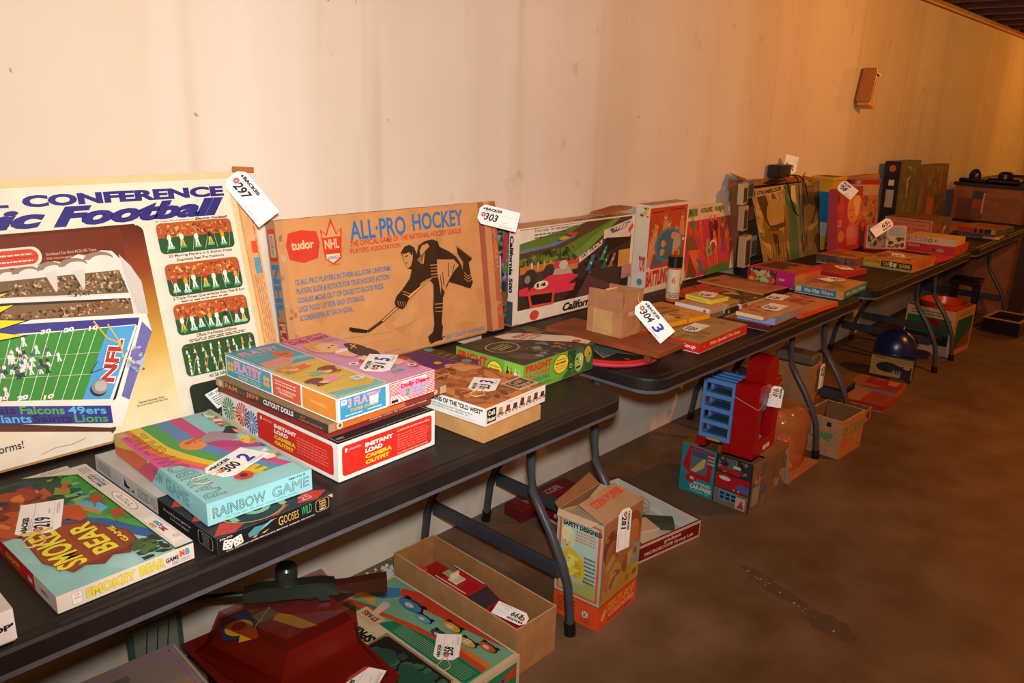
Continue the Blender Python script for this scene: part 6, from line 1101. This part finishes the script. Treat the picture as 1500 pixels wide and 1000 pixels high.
t = open_box('corn_popper_carton', 'orange and grey corn popper carton with open flaps on the floor', (1.675, -.733), .220, .158, .344, 4, c='a89070', ci='8a6440', th=.003, cat='carton', left=pop_left, front=pop_front, m='print')
H = .345
flap([(0, 0, H), (.22, 0, H), (.205, .100, H+.024), (.015, .100, H+.024)], 'b08c68', t)
M = MB('print'); a = Vector((0, .1, H+.0272)); v = (a-Vector((0, 0, H+.0025))); f = Face(M, (0, 0, H+.0032), (1, 0, 0), v.normalized(), .22, v.length); f.k[0] = 4; f.text('CORN POPPER', .18, .52, .90, .82, 'd8502c', .05); M.build('printed_flap_text', t)
flap([(0, .158, H), (0, 0.02, H), (-.018, .035, H-.012), (-.018, .150, H-.012)], 'c8a888', t)
flap([(.22, .158, H), (0, .158, H), (.01, .178, H+.010), (.21, .190, H+.030)], '8a5c38', t)
flap([(.217, .02, H-.002), (.217, .15, H-.002), (.14, .14, H-.012), (.14, .03, H-.012)], 'c0a080', t)
flap([(.003, .15, H-.004), (.003, .02, H-.004), (.07, .03, H-.014), (.07, .14, H-.014)], 'c8a888', t)
tag('white tag hanging down the front of the corn popper carton', '281', (1.778, -.728, .362), (1.772, -.731, .232), (-.1, -1, .0), W=.058, lift=.004)

# microscope tray and what it holds
t = open_box('microscope_lab_tray', 'white and maroon open tray lettered microscope lab', (2.016, -.604), .370, .415, .066, -9.5, c='6c1418', ci='c8c8bc', th=.006, cat='tray', m='print', nm='tray', floor='b8b8ac',
    front=lambda f: f.fill('c8a890').rect(.0, .12, .985, .84, '701418').text('graduate', .48, .52, .72, .78, 'd8b8a8', .03).text('MICROSCOPE Group Lab', .22, .22, .90, .46, 'd8b8a8', .03).micro(.35, .13, .8, .17, 1, 'b08878', 2),
    left=lambda f: f.fill('c8a890').rect(.0, .12, 1, .84, '6c1418').text('graduate', .1, .35, .38, .65, 'd8b8a8', .03))
def inside(name, label, cat, loc, yaw, sx, sy, sz, c, nm, b=.002, m='matte', tilt=0, face=None):
    q = thing(name, label, cat, loc, (R_(tilt), 0, R_(yaw))); M = MB(m); M.box(0, 0, 0, sx, sy, sz, c, b)
    if face: face(Face(M, (0, 0, sz), (1, 0, 0), (0, 1, 0), sx, sy))
    M.build(nm, q); return q
inside('slide_box', 'small cream cardboard box inside the microscope tray', 'box', (2.150, -.560, .008), -22, .085, .09, .055, 'c8b090', 'carton')
inside('instrument_board', 'dark green flat board in the microscope tray', 'board', (2.245, -.470, .008), -52, .15, .07, .022, '3c4834', 'board')
inside('instruction_booklet', 'mauve printed booklet at the front of the microscope tray', 'booklet', (2.065, -.585, .008), -10, .085, .12, .020, '7c6464', 'booklet', face=lambda f: f.micro(.1, .1, .9, .9, 8, 'a89090', 3))
t = thing('steel_ball', 'shiny crumpled silver ball in the microscope tray', 'ball', (2.150, -.420, .028)); M = MB('foil'); M.ball(0, 0, 0, .020, .018, .018, 'd8d8e0', 9, 6); M.build('ball', t)
t = thing('wire_coil', 'pale coil of thin wire in the microscope tray', 'wire', (2.350, -.420, .012)); M = MB('matte'); M.tube([(.035*math.cos(a)*(1+.1*math.sin(3*a)), .045*math.sin(a), .012+.003*a) for a in [k*.3 for k in range(44)]], .0014, 'b8a070', 6); M.build('coil', t)
gb('tray_lid', 'maroon lid with pale writing behind the microscope tray', (1.99, -.155), .33, .09, .045, -2, 0, '5c1418', front=lambda f: f.fill('5c1418').micro(.2, .55, .8, .8, 1, 'a88070', 3), top=lambda f: f.fill('6a1c1c').text('MICROSCOPE', .2, .3, .8, .7, 'a88878', .03), cat='lid', gap=0, parts=('lid', 'rim'))

# car park toy and its carton
def cp_left(f):
    f.fill('1c7c88'); f.rect(.5, 0, 1, 1, '2a2020'); f.poly([(.10, .42), (.02, .5), (.10, .98), (.47, .95), (.44, .32), (.22, .34)], 'a01820'); f.rect(.14, .44, .38, .92, '506070'); f.poly([(.15, .46), (.36, .86), (.34, .60), (.22, .45)], 'b0a058'); f.rect(.15, .78, .37, .90, '3c4c60'); f.poly([(.10, .22), (.24, .20), (.26, .34), (.16, .42), (.08, .34)], 'a81820'); f.rect(.15, .28, .21, .34, 'b8a8a0')
    f.micro(.38, .68, .48, .90, 3, '7cb0b0', 4); f.text('MOTORIZED', .21, .205, .46, .265, 'b8c8b8', .03); f.text('CAR-PARK', .16, .10, .48, .19, 'd0d0b8', .04); f.text('for MECHANICAL CARS', .16, .045, .44, .085, '8cb8b4', .02)
    f.rect(.52, .66, .98, .98, '283038'); f.blobs(.53, .67, .97, .97, ['3c4650', '1e242c', '4c5860', '8a6c48'], 26, .012, 3); f.poly([(.53, .72), (.80, .66), (.90, .74), (.6, .80)], 'a01c24'); f.rect(.74, .80, .84, .86, 'b8b0a0')
    f.rect(.51, .34, .98, .64, 'a0141c'); f.poly([(.78, .42), (.98, .36), (.98, .5), (.85, .52)], '3c5c98'); f.ell(.64, .55, .08, .04, 'c0b8b0'); f.circ(.78, .37, .003, 'd0c8c0'); f.circ(.84, .37, .003, 'd0c8c0')
    f.rect(.51, .0, .98, .32, '6c6450'); f.rect(.58, .10, .84, .30, '4880a0'); [f.rect(.60+i*.08, .13+j*.08, .655+i*.08, .185+j*.08, '1c2830') for i in range(3) for j in range(2)]; f.rect(.82, .02, .95, .26, 'b89890'); f.poly([(.84, .04), (.90, .22), (.94, .04)], 'a03038'); f.line([(.5, 0), (.5, 1)], .002, '181818')
def cp_front(f): f.fill('7a5c40'); f.blobs(0, .0, 1, .9, ['5c5448', '8c5c50', '4c6070', 'a87868', '6c5840'], 36, .022, 5); f.rect(.05, .1, .25, .5, '8c8878'); f.line([(0, .98), (1, .98)], .003, 'a87c50')
t = open_box('car_park_carton', 'teal and red motorized car park carton on the floor', (2.664, -.712), .300, .305, .203, -.5, c='6c4c30', ci='84582c', th=.004, left=cp_left, front=cp_front, m='print', cat='carton')
flap([(.10, .3, .2036), (.10, .0, .2036), (.29, .0, .2036), (.29, .3, .2036)], '8c6038', t)
flap([(.10, .305, .2045), (.0, .305, .2045), (.0, .24, .2045), (.10, .24, .2045)], '94642c', t)
flap([(.300, .0, .200), (.300, .21, .200), (.36, .20, .02), (.35, -.005, .004)], '9a8c68', t)
t = thing('toy_garage', 'red and blue toy car park tower standing on its carton', 'toy garage', (2.688, -.690, .2066), (0, 0, R_(3)))
M = MB('plastic'); r_ = '98080c'
M.box(0, 0, 0, .045, .095, .29, r_, .002); M.box(.165, 0, 0, .212, .095, .29, r_, .002); M.box(.045, 0, .245, .165, .095, .29, r_, .001); M.box(.045, 0, 0, .165, .095, .055, r_, .001); M.box(.045, .085, .055, .165, .095, .245, '1c1c24')
M.build('lift_tower', t)
M = MB('plastic'); M.box(.050, .002, .185, .085, .03, .243, '4878c0', .001); M.build('lift_sign', t)
M = MB('plastic'); M.box(.06, .03, .09, .15, .08, .17, '2c2c34', .003); M.build('lift_cage', t)
M = MB('plastic'); M.box(.065, .01, .056, .10, .05, .075, '5080c8', .006); M.build('toy_car', t)
for k in range(2): M = MB('print'); M.box(.10+k*.035, -.0012, .012, .125+k*.035, .0, .030, 'd8c8c0'); M.build('sticker', t)
M = MB('plastic'); pr = [(.06, .29)]+[(.115+.055*math.cos(R_(180-a*18)), .335+.055*math.sin(R_(180-a*18))) for a in range(11)]+[(.17, .29)]; M.prism(pr, .005, .085, r_, 'y', '8c080c'); M.build('motor_housing', t)
M = MB('plastic'); B = '5080c4'
for k in range(5): M.box(0, .0955, .045+k*.056, .15, .225, .051+k*.056, B, .001)
for y in (.0955, .213):
    for x in (0, .07, .138): M.box(x, y, .045, x+.012, y+.012, .275, B)
for k in range(5): M.box(-.001, .0955, .045+k*.056-.004, .001, .225, .051+k*.056+.008, B)
for k in range(4): M.box(.02, .12, .052+k*.056, .08, .20, .058+k*.056, '2c5064')
for k in range(4): M.box(.01+k*.036, .0955, .275, .02+k*.036, .225, .279, B)
M.build('parking_rack', t)
M = MB('plastic'); M.box(0, .0955, 0, .15, .125, .044, '8c0c10', .001); M.box(0, .195, 0, .15, .23, .044, '8c0c10', .001); M.box(0, .125, .034, .15, .195, .044, '8c0c10'); M.build('ramp_base', t)
M = MB('print'); M.box(-.0016, .135, .0345, -.0004, .19, .0425, 'c8942c'); M.build('sign_strip', t)
M = MB('matte'); M.tube([(-.002, .10, .236), (-.003, .0, .205), (0, -.003, .204), (.10, -.003, .238), (.213, -.003, .266)], .0013, 'a89880', 6); M.build('string', t)
tag('white tag tied by a string to the toy garage', '310', (2.820, -.696, .476), (2.800, -.700, .398), (-.7, -.7, .1), W=.055, lift=.003)

# bagged toy on kraft sheet
t = thing('bagged_toy', 'orange toy in a shiny clear bag on a kraft sheet', 'bagged toy', (3.035, -.712, .0006))
M = MB('kraft'); M.box(0, 0, 0, .29, .27, .012, 'a8683c', .002); M.build('kraft_sheet', t)
M = MB('plastic'); M.ball(.13, .13, .085, .085, .08, .07, 'b0401c', 16, 10); M.build('toy_body', t)
M = MB('plastic'); M.ball(.12, .15, .20, .06, .055, .055, 'b8783c', 16, 10); M.build('toy_head', t)
M = MB('plastic'); M.tube([(.06, .10, .15), (.02, .06, .10), (.04, .03, .05)], .018, 'b86028', 10); M.build('toy_arm', t)
M = MB('amber'); R = random.Random(12); pts = []; n = 18; lv = [(0, .9), (.03, 1.0), (.08, 1.02), (.13, .97), (.18, 1.0), (.22, .93), (.255, .80), (.27, .55)]
for z, k in lv:
    for i in range(n):
        a = 2*PI*i/n; e = 1/(abs(math.cos(a))**4+abs(math.sin(a))**4)**.25; j = R.uniform(.93, 1.05); pts.append((.135+.120*k*e*math.cos(a)*j, .135+.115*k*e*math.sin(a)*j, .0125+z*(1+R.uniform(-.02, .02))))
M.raw(pts, [(r*n+i, r*n+(i+1) % n, (r+1)*n+(i+1) % n, (r+1)*n+i) for r in range(len(lv)-1) for i in range(n)], 'd89058', True); M.add(pts[-n:], 'd89058'); M.build('clear_bag', t)

t = open_box('tall_kraft_carton', 'tall kraft carton behind the bagged toy', (3.60, -.53), .118, .20, .335, 2, c='9c7048', ci='8a6038', th=.004)
M = MB('plastic'); M.box(.004, .004, .336, .116, .19, .385, '5c5448', .01); M.build('grey_cover', t)
flap([(.118, .0, .335), (.118, .20, .335), (.13, .19, .39), (.13, .01, .375)], 'a86838', t)
tag('white tag hanging on the tall kraft carton', '62', (3.700, -.536, .335), (3.700, -.538, .215), (.0, -1, .0), W=.06, lift=.003)
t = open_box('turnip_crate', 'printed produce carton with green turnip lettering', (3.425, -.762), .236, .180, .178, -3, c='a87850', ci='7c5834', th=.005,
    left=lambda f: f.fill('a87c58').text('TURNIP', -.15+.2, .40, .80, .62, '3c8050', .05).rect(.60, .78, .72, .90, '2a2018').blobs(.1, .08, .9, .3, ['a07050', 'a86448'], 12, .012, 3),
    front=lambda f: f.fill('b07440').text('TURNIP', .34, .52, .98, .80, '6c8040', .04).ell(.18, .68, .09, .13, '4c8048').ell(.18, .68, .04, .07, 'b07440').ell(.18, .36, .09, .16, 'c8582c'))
for x, y in ((.12, .15), (.16, .155), (.13, .13)): M = MB('matte'); M.ball(x, y, .020+x*.1, .012, .010, .008, 'b08850', 10, 6); M.build('packing_lump', t)
open_box('shallow_carton', 'shallow tan carton with a dark rim behind the produce carton', (3.885, -.690), .165, .26, .065, 1, c='a8704c', ci='7c5030', th=.004, right=lambda f: f.fill('2c1c14'), front=lambda f: f.fill('a86c40').frame(.03, .06, .97, .94, .003, '241a14').rrect(.6, .3, .8, .8, .006, '3c2c20'))
gb('long_carton', 'long carton with a black side and tan top under the third table', (4.225, -.480), .20, .20, .060, 3, 0, '1c1818', top=lambda f: f.fill('7c5030'), left=lambda f: f.fill('1c1a1e'), cat='carton', gap=0, parts=('carton', 'base'))
gb('flat_game_box', 'flat red box on the floor next to the shallow carton', (4.195, -.700), .22, .21, .032, 2, 0, 'a0241c', top=lambda f: f.fill('94402c').rect(0, .6, 1, 1, 'a87050'), front=lambda f: f.fill('a8201c'), gap=.002)
gb('flat_game_box', 'faded red and tan box on the floor before the blue helmet', (4.440, -.680), .236, .25, .038, 4, 0, 'a8643c', top=lambda f: f.fill('94302a').blobs(0, 0, 1, .9, ['a03c2c', '8c2c24', 'a85c3c'], 16, .03, 3).rect(0, .75, 1, 1, 'a06438').rect(.55, .1, .9, .3, 'b87c54'), left=lambda f: f.fill('8c8468').rect(.5, 0, 1, 1, '7c7484'), front=lambda f: f.fill('a8603c'), gap=.002)

def helm_left(f):
    f.fill('8a7040'); [f.rect(0, .1+k*.09, 1, .15+k*.09, 'b08c30') for k in range(9)]; f.rect(0, .0, 1, .14, '181414'); f.rect(0, .92, 1, 1, '181414'); f.ell(.42, .50, .28, .20, '141014'); f.ell(.62, .46, .18, .16, '1c181c'); f.ell(.2, .86, .16, .06, '9c5048'); f.rect(.74, .14, .98, .62, '1c1818'); f.ell(.86, .58, .08, .07, 'a87070'); f.text('512', .54, .25, .74, .42, '808088', .05); f.micro(.5, .05, .9, .1, 1, '8a7c70', 3)
gb('helmet_carton', 'yellow and black printed carton under the blue helmet', (4.798, -.652), .115, .225, .152, 8, 0, '6c4c30', left=helm_left, top=lambda f: f.fill('2a201a'), front=lambda f: f.fill('5c4028'), cat='carton', gap=0, parts=('carton', 'base'))
t = thing('batting_helmet', 'shiny dark blue plastic helmet sitting on its carton', 'helmet', (4.850, -.525, .1535), (0, 0, R_(8)))
M = MB('plastic'); M.ball(0, 0, .01, .098, .118, .135, '101848', 32, 20, z0=-.05); M.build('shell', t)
M = MB('plastic'); M.prism([(-.09, -.06), (.09, -.06), (.085, -.145), (.05, -.185), (-.05, -.185), (-.085, -.145)], .012, .022, '101848', 'z'); M.build('brim', t)
M = MB('print'); f = Face(M, (.025, -.1155, .05), (.93, .36, 0), (0, .3, .95), .045, .05); f.k[0] = 60; f.ell(.5, .5, .5, .5, 'a02028'); M.build('badge', t)
def green_left(f): f.fill('b89878'); f.rect(0.03, .22, .93, .80, '1c5c3c'); f.rect(.03, .22, .93, .45, '14281c'); f.micro(.1, .83, .9, .95, 2, '3c6c50', 4); f.rect(.36, .60, .72, .78, '8c1c1c'); f.text('YING', .5, .36, .80, .46, '7c2424', .04); f.rect(0, 0, 1, .20, 'a89080')
def green_front(f): f.fill('b07c50'); f.rect(.14, .12, .92, .80, '1c5434'); f.poly([(.14, .12), (.92, .12), (.92, .5), (.5, .3)], '7c4424'); f.micro(.2, .85, .8, .93, 1, '5c7048', 3)
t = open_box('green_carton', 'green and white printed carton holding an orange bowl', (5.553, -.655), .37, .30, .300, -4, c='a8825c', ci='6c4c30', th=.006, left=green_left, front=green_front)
flap([(.37, .05, .300), (.37, .12, .300), (.40, .12, .18), (.40, .05, .18)], 'c09468', t)
t = thing('orange_bowl', 'large orange plastic bowl sitting in the green carton', 'bowl', (5.748, -.525, .20))
M = MB('plastic'); M.lathe([(0, .0), (.06, .0), (.10, .03), (.132, .085), (.140, .125), (.146, .127), (.146, .130), (.136, .130), (.127, .085), (.095, .036), (.055, .008), (0, .008)], 0, 0, 'c03818', 48); M.build('bowl', t)
M = MB('print'); M.box(-.12, -.02, .01, -.115, .03, .05, 'a08060'); M.tr(Matrix.Translation((.035, .06, .035))); M.build('price_label', t)
t = open_box('record_player_case', 'black case with a tan rim on the floor at the far right', (6.48, -.865), .33, .24, .105, -4, c='14100e', ci='2a2018', th=.012, cat='case', m='plastic', nm='case')
M = MB('matte'); M.box(-.002, -.002, .106, .332, .020, .112, 'b08450'); M.box(-.002, .22, .106, .332, .242, .112, 'b08450'); M.box(-.002, .02, .106, .02, .22, .112, 'b08450'); M.box(.31, .02, .106, .332, .22, .112, 'b08450'); M.build('rim', t)
M = MB('plastic'); M.lathe([(.095, .06), (.095, .075), (.02, .078), (0, .078)], .15, .12, '18120e', 32); M.build('turntable', t)
for x, y in ((.05, .05), (.10, .045), (.06, .09)): M = MB('plastic'); M.lathe([(.012, .0125), (.012, .09), (0, .092)], x, y, 'a87c3c', 14); M.build('knob', t)
t = thing('black_stool', 'black angular object standing behind the black case', 'stand', (6.60, -.54, .0006), (0, 0, R_(5)))
M = MB('plastic'); M.box(0, 0, .30, .22, .20, .335, '0e0a0a', .006); M.build('top', t)
for x in (.01, .18):
    for y in (.01, .16): M = MB('plastic'); M.box(x, y, 0, x+.03, y+.03, .30, '0e0a0a', .003); M.build('leg', t)
